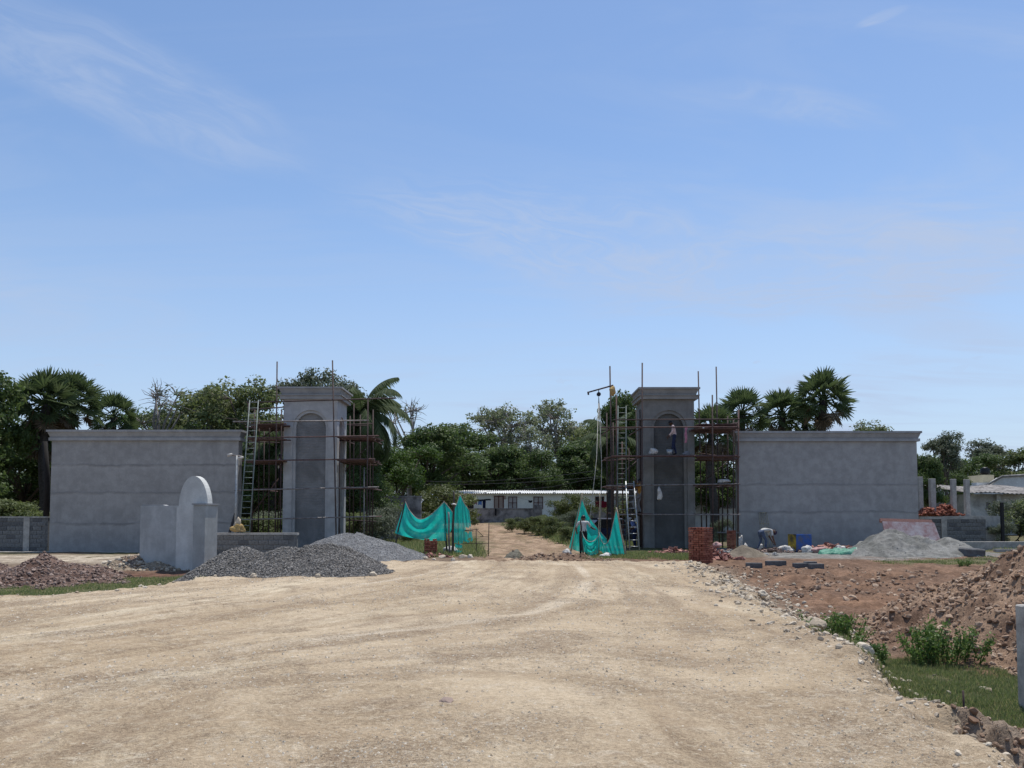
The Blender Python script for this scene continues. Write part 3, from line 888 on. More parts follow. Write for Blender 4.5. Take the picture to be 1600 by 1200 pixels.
# grey sand by the wall
heap('sand_heap', 'wide heap of grey building sand in front of the stained board', 'sand heap', 12.6, 21.0, 31.2, 37.6,
     peaks([(15.75, 34.7, 0.98, 1.75, 2.0), (16.7, 34.3, 0.72, 1.7, 1.7), (17.75, 34.0, 0.66, 1.2, 1.6), (15.0, 34.1, 0.55, 1.4, 1.6), (16.3, 33.2, 0.3, 2.0, 1.2)], noise=0.12, ns=3.4),
     flat((0.17, 0.172, 0.16), (0.255, 0.255, 0.24), 1.6), MAT['sand'], 0.05, (4000, 0.005, 0.03, STONES, MAT['sand_lump'], 17))
heap('gate_mound', 'little grey soil mound on the verge beside the wire gate frame', 'soil heap', -0.9, 2.6, 30.2, 33.4,
     peaks([(0.15, 31.8, 0.34, 0.42, 0.5)], noise=0.10, ns=4), flat((0.21, 0.20, 0.16), (0.15, 0.14, 0.10)), MAT['heap'], 0.06, (300, 0.015, 0.06, STONES, MAT['clod_grey'], 18))
heap('churned_earth', 'low ridge of churned brown earth across the gateway at the road end', 'soil heap', -0.4, 4.2, 29.2, 33.0,
     peaks([(2.0, 31.6, 0.20, 1.2, 0.8), (1.1, 31.0, 0.17, 0.9, 0.7), (2.7, 30.6, 0.10, 1.0, 0.5)], noise=0.10, ns=3),
     flat((0.35, 0.25, 0.17), (0.20, 0.13, 0.09)), MAT['heap'], 0.06, (1800, 0.012, 0.09, STONES, MAT['clod'], 19))

# loose pebbles on the road
r = np.random.RandomState(21)
n = 110000
yy = 4.6 + 24 * r.rand(n) ** 2.0; xx = -0.72 * yy + r.rand(n) * (0.5 * yy + 0.72 * yy)
q_, s_ = track_uv(xx, yy)
keep = (sdist(xx, yy, ROAD) > 0.0) & (r.rand(n) < 0.06 + 0.94 * sst(vnoise(q_ * 0.8 + 1, s_ * 0.25) * 0.55 + 0.45 * fbm(xx * 0.9, yy * 0.9, 3), 0.46, 0.66))
xx, yy = xx[keep][:40000], yy[keep][:40000]
sz = 0.0035 + 0.017 * r.rand(len(xx)) ** 5 * (0.6 + yy / 12)
tag(link_mesh('road_pebbles', scatter_mesh('road_pebbles', CHIPS, np.stack([xx, yy, surf(xx, yy) - sz * 0.15], 1), sz, 22, 0.25), MAT['pebble']),
    'loose grit and pebbles strewn over the pale road', 'pebbles', kind='stuff')
# rubble strip down the right road edge, and crumbs on the broken soil
n = 16000
t_ = 4.6 + 23 * r.rand(n) ** 1.3
xe = np.interp(t_, ROAD[1:11, 1], ROAD[1:11, 0]) + r.randn(n) * (0.10 + 0.026 * t_) + 0.02 + 0.012 * t_
sz = (0.006 + 0.075 * r.rand(n) ** 10) * np.clip(t_ / 15, 0.38, 1.15)
tag(link_mesh('edge_rubble', scatter_mesh('edge_rubble', STONES, np.stack([xe, t_, surf(xe, t_) + sz * 0.15], 1), sz, 23), MAT['rock']),
    'pale stone rubble crumbling down the edge of the road', 'rubble', kind='stuff')
n = 22000
yy = 12 + 17 * r.rand(n); xx = np.interp(yy, ROAD[1:11, 1], ROAD[1:11, 0]) + 0.6 + r.rand(n) * 11
sz = 0.010 + 0.11 * r.rand(n) ** 14
kk = fbm(xx * 0.7, yy * 0.7, 3) > 0.45
tag(link_mesh('soil_clods', scatter_mesh('soil_clods', STONES, np.stack([xx, yy, surf(xx, yy) + sz * 0.1], 1)[kk], sz[kk], 24), MAT['clod']),
    'reddish clods strewn over the broken soil beside the road', 'clods', kind='stuff')
n = 2500
xx = -13 + 6.6 * r.rand(n); yy = 14.4 + 8 * r.rand(n)
d = sdist(xx, yy, ROAD); kk = (d > -0.3) & (d < 0.5)
sz = 0.012 + 0.06 * r.rand(n) ** 4
tag(link_mesh('verge_stones', scatter_mesh('verge_stones', STONES, np.stack([xx, yy, surf(xx, yy) + sz * 0.1], 1)[kk], sz[kk], 25), MAT['rock']),
    'pale stones along the road edge beside the grass strip', 'stones', kind='stuff')


def rock_mesh(seed):
    rr = random.Random(seed); bm = bmesh.new()
    bmesh.ops.create_icosphere(bm, subdivisions=3, radius=1)
    ph = [rr.uniform(0, 6) for _ in range(6)]
    for v in bm.verts:
        c = v.co
        k = 1 + 0.2 * math.sin(2.3 * c.x + ph[0]) + 0.16 * math.sin(3.1 * c.y + ph[1]) + 0.13 * math.sin(4.2 * c.z + ph[2]) + rr.uniform(-0.09, 0.09)
        v.co = Vector((c.x * k, c.y * k * 0.75, c.z * k * 0.6))
    for _ in range(4):   # planar breaks
        nrm = Vector((rr.uniform(-1, 1), rr.uniform(-1, 1), rr.uniform(-0.2, 1))).normalized(); d0 = rr.uniform(0.45, 0.62)
        for v in bm.verts:
            e = v.co.dot(nrm) - d0
            if e > 0: v.co -= nrm * e * 0.9
    me = bpy.data.meshes.new('rock'); bm.to_mesh(me); bm.free()
    set_tint(me, rr.random())
    return me


ROCKS = [rock_mesh(k) for k in range(9)]
rr = random.Random(4)


def rock(x, y, s, label, group=None, dz=0.15, me=None):
    o = link_mesh('rock', me or rr.choice(ROCKS), MAT['rock'], None, (x, y, gz(x, y) + s * dz))
    o.rotation_euler = (rr.uniform(-0.3, 0.3), rr.uniform(-0.3, 0.3), rr.uniform(0, 6.28)); o.scale = (s, s, s)
    return tag(o, label, 'rock', group)


for i in range(64):
    y = 5.2 + 20 * rr.random() ** 1.25
    x = float(np.interp(y, ROAD[1:11, 1], ROAD[1:11, 0])) + rr.gauss(0.16, 0.26)
    rock(x, y, rr.uniform(0.035, 0.11) * min(1.3, 0.35 + y / 20), 'pale rough stone in the rubble along the road edge by the soil', 'stones along the soil-side road edge')
for (u, v, s) in ((1300, 985, 0.15), (1325, 992, 0.2), (1345, 1005, 0.17), (1265, 938, 0.18), (1245, 945, 0.15), (1225, 940, 0.2), (1275, 985, 0.14), (1200, 928, 0.17)):
    p = PG(u, v, -0.05); rock(p.x, p.y, s, 'large pale boulder on the road shoulder beside the weeds', 'boulders on the road shoulder')
p = PG(1492, 1098, -0.15); rock(p.x, p.y, 0.13, 'lone cream stone at the corner of the grass hollow by the road')
p = PG(1555, 1165, -0.1); rock(p.x, p.y, 0.16, 'broken stone slab lying against the grey spoil mound by the road')
for (u, v, s) in ((1535, 1070, 0.08), (1545, 1076, 0.07)):
    p = PG(u, v, -0.4); rock(p.x, p.y, s, 'small cream stone lying in the green grass hollow', 'stones in the grass hollow')
for (u, v, s) in ((158, 926, 0.22), (176, 925, 0.17), (192, 923, 0.13)):
    p = PG(u, v, -0.05); rock(p.x, p.y, s, 'whitish boulder on the road edge by the grass strip', 'boulders by the grass strip')
for (u, v, s) in ((355, 901, 0.13), (395, 903, 0.12), (497, 903, 0.10), (583, 900, 0.12), (571, 868, 0.16), (320, 898, 0.09)):
    p = PG(u, v, 0.02); rock(p.x, p.y, s, 'pale stone lying at the foot of the dark gravel heap', 'stones under the gravel heap', 0.35)
p = PG(697, 1110, 0.0); o = rock(p.x, p.y, 0.075, 'dark flat stone lying alone on the pale road'); o.data = o.data.copy(); o.data.materials[0] = MAT['clod_grey']; o.scale = (0.085, 0.07, 0.035)
for (u, v, s) in ((665, 872, 0.13), (690, 871, 0.18), (722, 871, 0.2), (735, 872, 0.15), (708, 874, 0.12), (678, 873, 0.1)):
    p = PG(u, v, 0.0); rock(p.x, p.y, s, 'pale rubble stone beside the small brick stack and net poles', 'rubble by the small brick stack')


# ------------------------------------------------------------------ walls and gate piers
def arch_poly(x0, x1, z0, zt, cx_, a, zs, n=18):
    """upright plate x0..x1, z0..zt with an arched opening of half width a that runs to the foot"""
    p = [(x0, z0), (cx_ - a, z0), (cx_ - a, zs)]
    p += [(cx_ - a * math.cos(math.pi * k / n), zs + a * math.sin(math.pi * k / n)) for k in range(1, n)]
    p += [(cx_ + a, zs), (cx_ + a, z0), (x1, z0), (x1, zt), (x0, zt)]
    return p


def pier(name, label, X0, X1, Y0, D, z0, zc, a1, a2, zs, wet):
    root = empty(name, ((X0 + X1) / 2, Y0 + D / 2, z0), label, 'gate pier')
    W = X1 - X0; t1, t2 = 0.07, 0.15; T = t1 + t2
    m_body = MAT['pier_wet'] if wet else MAT['pier']
    m_in = MAT['scratch_wet'] if wet else MAT['scratch']
    MB().box((X0 + T, Y0 + T, z0), (X1 - T, Y0 + D - T, zc - 0.01)).build('niche_panel', m_in, root)
    for side in range(4):
        if side == 0: M = Mrot((X0, Y0, 0)); w = W
        elif side == 2: M = Mrot((X1, Y0 + D, 0), math.pi); w = W
        elif side == 1: M = Mrot((X1, Y0 + T, 0), math.pi / 2); w = D - 2 * T
        else: M = Mrot((X0, Y0 + D - T, 0), -math.pi / 2); w = D - 2 * T
        s = 1.0 if side % 2 == 0 else 0.74
        MB().prism(arch_poly(0, w, z0, zc, w / 2, a2 * s, zs), t1, M).build('arch_frame', m_body, root)
        MB().prism(arch_poly(0, w, z0, zc, w / 2, a1 * s, zs), t2, M @ Matrix.Translation((0, t1 - 0.003, 0))).build('arch_reveal', m_body, root)
    mc = MAT['cornice_wet'] if wet else MAT['cornice']
    c = MB(); bx = lambda o, za, zb: c.box((X0 - o, Y0 - o, za), (X1 + o, Y0 + D + o, zb))
    bx(0.17, zc, zc + 0.16); bx(0.24, zc + 0.161, zc + 0.20)
    co = c.build('cornice', mc, root)
    c = MB()
    # sloping fascia
    z1, z2 = zc + 0.20, zc + 0.48
    vs_ = []
    for z, o in ((z1, 0.08), (z2, 0.20)):
        vs_ += [(X0 - o, Y0 - o, z), (X1 + o, Y0 - o, z), (X1 + o, Y0 + D + o, z), (X0 - o, Y0 + D + o, z)]
    c.add(vs_, [(3, 2, 1, 0), (4, 5, 6, 7), (0, 1, 5, 4), (1, 2, 6, 5), (2, 3, 7, 6), (3, 0, 4, 7)])
    c.build('cornice_fascia', mc, co)
    c = MB(); bx = lambda o, za, zb: c.box((X0 - o, Y0 - o, za), (X1 + o, Y0 + D + o, zb))
    bx(0.26, z2 + 0.001, z2 + 0.09)
    c.build('cornice_cap', mc, co)
    return root


a = P(1007, 857, 40.5); b = P(1087, 857, 40.5); zc = P(1040, 624, 40.5).z
pier('gate_pier', 'damp dark grey arched gate pier with a workman standing on its scaffold', a.x, b.x, 40.5, 2.25, -0.15, zc, 0.735, 0.89, P(0, 646, 40.5).z - 0.735, True)
a = P(441, 843, 39); b = P(525, 843, 39); zc = P(480, 624, 39).z
pier('gate_pier', 'dry light grey arched gate pier rising behind the gravel heaps', a.x, b.x, 39, 2.2, -0.3, zc, 0.71, 0.84, P(0, 645, 39).z - 0.71, False)


def long_wall(label, X0, X1, Y0, th, z0, ztop, mat):
    root = empty('long_wall', ((X0 + X1) / 2, Y0 + th / 2, z0), label, 'wall')
    zc = ztop - 0.50
    MB().box((X0, Y0, z0), (X1, Y0 + th, zc)).build('wall_panel', mat, root)
    c = MB().box((X0 - 0.10, Y0 - 0.12, zc + 0.001), (X1 + 0.12, Y0 + th + 0.12, zc + 0.14)).build('cornice', MAT['cornice'], root)
    f = MB(); vs_ = []
    for z, o in ((zc + 0.141, 0.05), (zc + 0.40, 0.15)):
        vs_ += [(X0 - o, Y0 - o, z), (X1 + o, Y0 - o, z), (X1 + o, Y0 + th + o, z), (X0 - o, Y0 + th + o, z)]
    f.add(vs_, [(3, 2, 1, 0), (4, 5, 6, 7), (0, 1, 5, 4), (1, 2, 6, 5), (2, 3, 7, 6), (3, 0, 4, 7)])
    f.build('cornice_fascia', MAT['cornice'], c)
    MB().box((X0 - 0.19, Y0 - 0.2, zc + 0.401), (X1 + 0.19, Y0 + th + 0.2, ztop)).build('cornice_cap', MAT['cornice'], c)
    return root


a = P(78, 800, 39); b = P(371, 800, 39)
long_wall('long stained grey rendered wall behind the arched monument and soil heap', a.x, b.x, 39, 0.55, -0.35, P(0, 672, 39).z, MAT['wall_old'])
a = P(1155, 800, 41); b = P(1435, 800, 41)
long_wall('long smooth grey rendered wall behind the sand heap and blue drum', a.x, b.x, 41, 0.62, -0.2, P(0, 674, 41).z, MAT['wall_new'])
one('kerb_footing', MAT['concrete'], (-17, 38.6, -0.2), 'low concrete footing along the foot of the long stained wall', 'footing',
    lambda m: m.box((-26, 38.3, -0.4), (-12.7, 38.9, -0.08)))
one('timber_beam', MAT['char'], (-23, 39, 0), 'black charred timber post against the end of the long stained wall', 'post',
    lambda m: m.path([P(72, 815, 39.6), P(74, 745, 39.6), P(70, 690, 39.6)], [0.14, 0.13, 0.11], 8))

BLK = []
for k in range(4):
    m = MB(); m.bbox((-0.195, -0.1, -0.092), (0.195, 0.1, 0.092), None, 0.008 + 0.003 * k)
    me = bpy.data.meshes.new('concrete_block')
    q = random.Random(k)
    me.from_pydata([(x + q.uniform(-.004, .004), y + q.uniform(-.004, .004), z + q.uniform(-.004, .004)) for x, y, z in m.v], [], m.f); me.update()
    me.materials.append(MAT['block'] if k < 3 else MAT['block_dark']); BLK.append(me)


def block_wall(label, X0, X1, Y0, z0, courses, cope=None, post=None, seed=0, skip=()):
    root = empty('block_wall', ((X0 + X1) / 2, Y0 + 0.1, z0), label, 'wall')
    o = Vector(root.location); q = random.Random(seed)
    H = courses * 0.2
    MB().box((X0 + 0.01, Y0 + 0.02, z0), (X1 - 0.01, Y0 + 0.18, z0 + H - 0.012)).build('mortar_core', MAT['mortar'], root)
    for c in range(courses):
        x = X0 + (0.2 if c % 2 else 0.0)
        if c % 2:
            b = link_mesh('concrete_block', q.choice(BLK), MAT['block'], root, (X0 + 0.095 - o.x, Y0 + 0.1 + q.uniform(-.012, .006) - o.y, z0 + c * 0.2 + 0.1 - o.z)); b.scale = (0.47, 1, 1)
        while x + 0.39 < X1 + 0.01:
            b = link_mesh('concrete_block', q.choice(BLK), MAT['block'], root, (x + 0.197 - o.x, Y0 + 0.1 + q.uniform(-.016, .006) - o.y, z0 + c * 0.2 + 0.1 - o.z))
            b.rotation_euler = (0, q.uniform(-.01, .01), q.uniform(-.02, .02))
            x += 0.405
    if cope: MB().box((X0 - 0.02, Y0 - 0.03, z0 + H + 0.002), (X1 + 0.02, Y0 + 0.23, z0 + H + cope)).build('coping', MAT['concrete'], root)
    if post is not None:
        for px in post: MB().box((px - 0.14, Y0 - 0.05, z0), (px + 0.14, Y0 + 0.25, z0 + H + 0.02)).build('pilaster', MAT['concrete'], root)
    return root


a = P(-45, 830, 39.2); b = P(73, 830, 39.2)
block_wall('rough concrete block wall running up to the charred timber post', a.x, b.x, 39.3, -0.32, 9, 0.06, [P(40, 830, 39.2).x], 2)
a = P(333, 860, 33.6); b = P(464, 860, 33.6)
block_wall('low concrete block wall behind the dark gravel heap carrying a yellow bundle', a.x, b.x, 33.6, -0.2, 5, 0.09, None, 3)
a = P(1441, 830, 43); b = P(1541, 830, 43)
block_wall('grey concrete block wall under the row of bare concrete stubs', a.x, b.x, 43, 0.0, 7, 0.13, [P(1475, 830, 43).x], 4)

# ------------------------------------------------------------------ arched monument
mo = PG(274, 892, -0.25); yaw = -R(13)
MM = Mrot(mo, yaw)
root = empty('arched_monument', mo, 'pale grey rendered monument with a rounded arch slab and two side blocks', 'monument')
zt = P(0, 790, mo.y).z - mo.z; za = P(0, 744, mo.y).z - mo.z
poly = [(0, -0.15), (1.16, -0.15), (1.16, zt - 0.05)]
for k in range(0, 25):
    t = math.pi * k / 24
    poly.append((0.62 + 0.545 * math.cos(t), zt - 0.05 + (za - zt + 0.05) * math.sin(t)))
poly += [(0.0, zt - 0.05)]
MB().prism(poly, 0.27, MM).build('arch_slab', MAT['monument'], root)
MB().prism([(-1.53, -0.15), (-0.003, -0.15), (-0.003, zt), (-1.53, zt)], 0.28, MM @ Matrix.Translation((0, 0.2, 0))).build('side_panel', MAT['monument_panel'], root)
MB().prism([(0.74, -0.15), (1.175, -0.15), (1.175, zt + 0.02), (0.74, zt + 0.02)], 0.72, MM @ Matrix.Translation((0, -0.16, 0))).build('side_block', MAT['monument_block'], root)
MB().prism([(0.70, zt + 0.021), (1.215, zt + 0.021), (1.215, zt + 0.07), (0.70, zt + 0.07)], 0.8, MM @ Matrix.Translation((0, -0.2, 0))).build('block_cap', MAT['cornice'], root)
MB().prism([(-1.5, zt + 0.001), (-0.6, zt + 0.001), (-0.7, zt + 0.035), (-1.48, zt + 0.05)], 0.2, MM @ Matrix.Translation((0, 0.24, 0))).build('broken_top', MAT['cornice'], root)
for (u, v, w) in ((191, 889, 0.42), (180, 890, 0.30)):
    p = PG(u, v, -0.25)
    one('loose_block', MAT['concrete'], p, 'loose grey concrete block lying on the rubble by the monument', 'concrete block',
        lambda m: m.bbox((-w / 2, -0.12, 0), (w / 2, 0.12, 0.22), Mrot((p.x, p.y, gz(p.x, p.y) + 0.02), 0.2, 0.05), 0.015), 'loose blocks by the monument')

# ------------------------------------------------------------------ scaffolds
def rod(root, name, A, B, r=0.03, mat='rust'):
    return MB().tube(A, B, r, r, 6).build(name, MAT[mat], root)


def scaffold(label, base, poles, ledgers, transoms, platforms):
    root = empty('scaffold', base, label, 'scaffold')
    for (u0, v0, u1, v1, Y, mt) in poles:
        A = P(u0, v0, Y); B = P(u1, v1, Y); B.z = gz(B.x, B.y) if v1 > 825 else B.z
        rod(root, 'upright', A, B, 0.034, mt)
    for (u0, v0, u1, v1, Y, mt) in ledgers: rod(root, 'ledger', P(u0, v0, Y), P(u1, v1, Y + 0.05), 0.031, mt)
    for (u, v, Y, Y2) in transoms:
        A = P(u, v, Y); rod(root, 'transom', A, Vector((A.x, Y2, A.z + 0.03)), 0.03, 'rust_red')
    q = random.Random(5)
    for (u0, u1, v, Y, Y2) in platforms:
        A = P(u0, v, Y); B = P(u1, v, Y); n = max(1, int((Y2 - Y) / 0.27))
        for k in range(n):
            yy_ = Y + k * 0.27; dz = q.uniform(-0.02, 0.03); o1 = q.uniform(-0.15, 0.12); o2 = q.uniform(-0.12, 0.15); sl = q.uniform(-0.03, 0.03)
            m = MB(); x0_, x1_ = A.x + o1, B.x + o2
            m.add([(x0_, yy_, A.z + dz), (x1_, yy_, A.z + dz + sl), (x1_, yy_ + 0.23, A.z + dz + sl), (x0_, yy_ + 0.23, A.z + dz),
                   (x0_, yy_, A.z + dz + .045), (x1_, yy_, A.z + dz + sl + .045), (x1_, yy_ + 0.23, A.z + dz + sl + .045), (x0_, yy_ + 0.23, A.z + dz + .045)],
                  [(3, 2, 1, 0), (4, 5, 6, 7), (0, 1, 5, 4), (1, 2, 6, 5), (2, 3, 7, 6), (3, 0, 4, 7)])
            m.build('plank', MAT['plank'], root)
    return root


SCA = scaffold('rusty pipe scaffold round the dry grey pier beside the coconut palm', P(480, 840, 38.5),
         [(433, 565, 430, 840, 37.9, 'rust'), (519.5, 563, 526, 840, 37.9, 'rust'), (398, 640, 393, 840, 37.9, 'rust'), (575, 622, 573, 840, 37.9, 'rust'),
          (413, 672, 411, 835, 42.0, 'rust'), (445, 630, 432, 835, 42.2, 'rust'), (540, 655, 538, 835, 42.0, 'rust'), (553, 630, 552, 835, 42.2, 'rust'),
          (583, 640, 582, 838, 41.6, 'rust'), (388, 628, 388, 700, 41, 'rust'), (569, 730, 569, 840, 38.6, 'pipe_grey'), (530, 690, 530, 838, 40, 'rust_red'), (405, 655, 404, 838, 40.2, 'rust'), (421, 665, 420, 838, 39.4, 'rust'), (440, 640, 438, 838, 38.4, 'rust'), (547, 650, 546, 838, 40, 'rust'), (578, 690, 578, 838, 40.2, 'rust'), (563, 648, 563, 838, 42.4, 'rust')],
         [(385, 629, 619, 622, 37.85, 'rust'), (364, 659, 576, 657, 37.85, 'pipe_grey'), (388, 684, 592, 681, 37.85, 'rust_red'), (378, 720, 586, 717, 37.85, 'rust_red'),
          (366, 766, 592, 761, 37.85, 'pipe_grey'), (373, 812, 587, 807, 37.85, 'pipe_grey'), (545, 665, 573, 665, 42, 'rust'), (390, 640, 445, 636, 42, 'rust'), (388, 690, 440, 692, 42, 'rust'), (530, 760, 590, 764, 42, 'rust'), (386, 700, 442, 662, 40.5, 'rust'), (392, 806, 440, 742, 40.8, 'rust_red'), (532, 745, 580, 690, 41, 'rust'), (384, 667, 446, 671, 39.9, 'rust_red'), (388, 722, 446, 727, 40.2, 'rust_red'), (526, 688, 596, 690, 40.5, 'rust'), (526, 724, 590, 727, 40.8, 'rust_red'), (528, 664, 582, 662, 41.8, 'rust'), (534, 812, 588, 815, 42, 'rust')],
         [(394, 662, 37.9, 42), (430, 663, 37.9, 42), (394, 719, 37.9, 42), (430, 719, 37.9, 42), (527, 683, 37.9, 42), (574, 683, 37.9, 42), (527, 719, 37.9, 42), (574, 719, 37.9, 42), (574, 763, 37.9, 42), (574, 808, 37.9, 42), (394, 765, 37.9, 42), (394, 812, 37.9, 42)],
         [(387, 443, 664, 38.0, 39.6), (390, 443, 687, 38.0, 39.0), (386, 441, 720, 38.0, 39.2), (528, 584, 683, 38.0, 39.4), (528, 584, 719, 38.0, 39.4), (389, 444, 668, 39.8, 41.6), (388, 444, 724, 39.8, 41.0), (530, 590, 686, 39.8, 41.4), (530, 586, 722, 39.8, 41.2), (532, 584, 764, 38.2, 38.8)])
SCB = scaffold('rusty pipe scaffold round the damp dark pier with planks and tall uprights', P(1040, 857, 39.8),
         [(953, 572, 957, 858, 39.2, 'rust'), (1003.5, 567, 1003, 858, 39.2, 'rust'), (1113, 617, 1114, 855, 39.2, 'rust'), (1154, 640, 1153, 855, 39.4, 'rust_red'),
          (948, 645, 949, 855, 43.4, 'rust'), (963, 618, 964, 855, 43.4, 'rust_red'), (994, 640, 996, 855, 43.6, 'rust'), (1091, 580, 1097, 850, 43.5, 'rust'), (1119, 573, 1124, 850, 43.5, 'rust'), (1129, 700, 1129, 855, 41, 'rust'), (972, 690, 974, 856, 41.5, 'rust_red'), (1150, 660, 1150, 840, 43, 'rust'), (1103, 660, 1104, 850, 41.4, 'rust'), (1137, 650, 1137, 850, 42.6, 'rust'), (1146, 655, 1146, 850, 40.6, 'rust'), (958, 660, 959, 856, 41.2, 'rust'), (983, 700, 984, 856, 42.4, 'rust'), (1000, 640, 1001, 850, 41.4, 'rust')],
         [(958, 656, 1156, 655, 39.15, 'rust'), (936, 668, 1150, 667, 39.15, 'rust_red'), (955, 713, 1154, 712, 39.15, 'rust_red'), (948, 759, 1156, 756, 39.15, 'pipe_grey'),
          (1003, 804, 1157, 804, 39.15, 'pipe_grey'), (940, 672, 1005, 670, 43.4, 'rust'), (945, 720, 1005, 716, 43.4, 'rust_red'), (944, 762, 1004, 760, 43.4, 'rust_red'), (1090, 672, 1155, 660, 43.3, 'rust'), (1120, 832, 1158, 833, 39.3, 'pipe_grey'), (1088, 664, 1152, 672, 41, 'rust_red'), (1090, 676, 1154, 664, 40.2, 'rust'), (1090, 716, 1154, 711, 41.5, 'rust'), (1090, 708, 1150, 716, 42.5, 'rust_red'), (1088, 762, 1152, 760, 42, 'rust'), (1094, 756, 1146, 714, 42.8, 'rust'), (944, 716, 1004, 712, 41.2, 'rust_red'), (946, 764, 1004, 762, 41.2, 'rust'), (950, 802, 1004, 806, 41.2, 'rust'), (948, 762, 1000, 716, 42.9, 'rust')],
         [(955, 668, 39.2, 43.4), (1003, 668, 39.2, 43.4), (955, 713, 39.2, 43.4), (1003, 713, 39.2, 43.4), (955, 758, 39.2, 43.4), (1003, 758, 39.2, 43.4), (1113, 667, 39.2, 43.4), (1153, 667, 39.2, 43.4), (1113, 712, 39.2, 43.4), (1153, 712, 39.2, 43.4), (1113, 757, 39.2, 43.4), (1153, 757, 39.2, 43.4)],
         [(1005, 1098, 713, 39.25, 40.2), (960, 1003, 713, 39.3, 40.5), (1089, 1152, 670, 39.3, 41.2), (1092, 1152, 714, 39.3, 40.4), (1092, 1150, 758, 39.3, 40.4), (958, 1003, 759, 39.4, 40.3), (1085, 1150, 805, 39.3, 39.9), (1090, 1153, 674, 41.2, 42.8), (1092, 1153, 718, 40.8, 42.2), (1090, 1153, 664, 39.6, 40.8), (956, 1003, 766, 40.8, 41.6)])


def ladder(label, A, B, w, nr, mat, rail=0.028, tilt=None):
    root = empty('ladder', A, label, 'ladder')
    wx = Vector((w / 2, 0, 0))
    for s in (-1, 1): MB().tube(A + wx * s, B + wx * s * (0.85), rail, rail, 6).build('rail', MAT[mat], root)
    for k in range(nr):
        t = (k + 0.6) / nr; c = A.lerp(B, t); ww = wx * (1 - 0.15 * t)
        MB().tube(c - ww, c + ww, 0.018, 0.018, 5).build('rung', MAT[mat], root)
    return root


def gp(u, Y):
    p = P(u, 800, Y); return Vector((p.x, Y, gz(p.x, Y)))


A = gp(381, 36.6); ladder('long pale ladder leaning on the scaffold beside the slim camera pole', A, P(397, 625, 37.7), 0.46, 26, 'ladder_green')
A = gp(971, 40.4); ladder('tall upright faded-green ladder tied to the hoist side of the scaffold', A, P(972, 634, 40.4), 0.46, 28, 'ladder_green')
A = gp(991, 37.6); ladder('short silver ladder leaning against the scaffold beside the net', A, P(984, 752, 38.9), 0.44, 11, 'alu', 0.032)

def blob_mesh(dims, seed, rough=0.18, sub=3, flat_=True):
    bm = bmesh.new(); bmesh.ops.create_icosphere(bm, subdivisions=sub, radius=1)
    q = random.Random(seed); ph = [q.uniform(0, 6.28) for _ in range(9)]
    for v in bm.verts:
        c = v.co.normalized()
        k = 1 + rough * (math.sin(3.1 * c.x + ph[0]) * math.sin(2.7 * c.y + ph[1]) + 0.7 * math.sin(5.3 * c.z + ph[2] + 2 * c.x) + 0.5 * math.sin(8 * c.x + 6 * c.y + ph[3]) + 0.3 * math.sin(13 * c.y + 9 * c.z + ph[4]))
        z = c.z * k
        if flat_ and z < -0.35: z = -0.35 + (z + 0.35) * 0.12
        v.co = Vector((c.x * k * dims[0], c.y * k * dims[1], (z + (0.42 if flat_ else 0)) * dims[2]))
    for f in bm.faces: f.smooth = True
    me = bpy.data.meshes.new('blob'); bm.to_mesh(me); bm.free()
    return me


# hoist arm, motor and ropes
hr = empty('hoist', P(953, 606, 39.2), 'small hoist with a rusty arm and yellow motor on a scaffold upright', 'hoist')
MB().tube(P(958, 602, 39.15), P(919, 613, 38.9), 0.04, 0.035, 7).tube(P(919, 612, 38.9), P(919.5, 617, 38.9), 0.05, 0.04, 7).build('arm', MAT['rust'], hr)
m = MB(); c = P(957, 611, 39.05); mo_ = link_mesh('motor', blob_mesh((0.13, 0.12, 0.24), 77, 0.16, 3, False), MAT['yellow'], hr, c - Vector(hr.location))
m = MB(); c = P(935.5, 616, 38.95); m.tube(c + Vector((0, -0.05, 0)), c + Vector((0, 0.05, 0)), 0.1, 0.1, 12); m.tube(c, P(935.5, 609, 38.95), 0.02, 0.02, 5); m.build('pulley', MAT['black'], hr)
for (uu, vv, Y) in ((921, 818, 35.2), (938, 830, 37.5), (936.5, 700, 38.9)):
    A = P(935.5, 620, 38.95); B = P(uu, vv, Y); lab_ = {921: 'pale rope slanting from the hoist pulley to the tall peaked net', 938: 'pale rope hanging from the hoist pulley to the pole between the low nets', 936.5: 'short pale rope end dangling below the hoist pulley'}[uu]; mid = A.lerp(B, 0.5) + Vector((0.1, 0, -0.1))
    one('hoist_rope', MAT['cord'], B, lab_, 'rope', lambda m: m.path([A, mid, B], 0.016, 5), 'hoist ropes')

# slim camera pole with the yellow bundle on the low wall
cp = gp(368, 35.2); root = empty('camera_pole', cp, 'slim grey pole with white security cameras in front of the stained wall', 'camera pole')
top = P(370, 712, 35.2)
MB().tube(cp, top, 0.045, 0.04, 8).build('pole', MAT['alu'], root)
MB().tube(top + Vector((-0.28, 0, 0.02)), top + Vector((0.22, 0, -0.02)), 0.025, 0.025, 6).build('bracket', MAT['pipe_grey'], root)
for (dx, dz) in ((-0.27, 0.03), (0.2, -0.1)):
    c = top + Vector((dx, -0.06, dz))
    MB().tube(c + Vector((-0.10, -0.05, -0.03)), c + Vector((0.08, 0.05, 0.03)), 0.06, 0.05, 9).build('camera_body', MAT['sack'], root)
one('prop', MAT['darkwood'], gp(350, 37.2), 'dark raking timber prop leaning behind the camera pole', 'prop', lambda m: m.tube(gp(350, 37.2), P(368, 802, 38.0), 0.06, 0.06, 7))


def blob(name, loc, dims, mat, label, cat, seed, group=None, yaw_=0, rough=0.18):
    o = link_mesh(name, blob_mesh(dims, seed, rough), MAT[mat], None, loc); o.rotation_euler.z = yaw_
    return tag(o, label, cat, group)


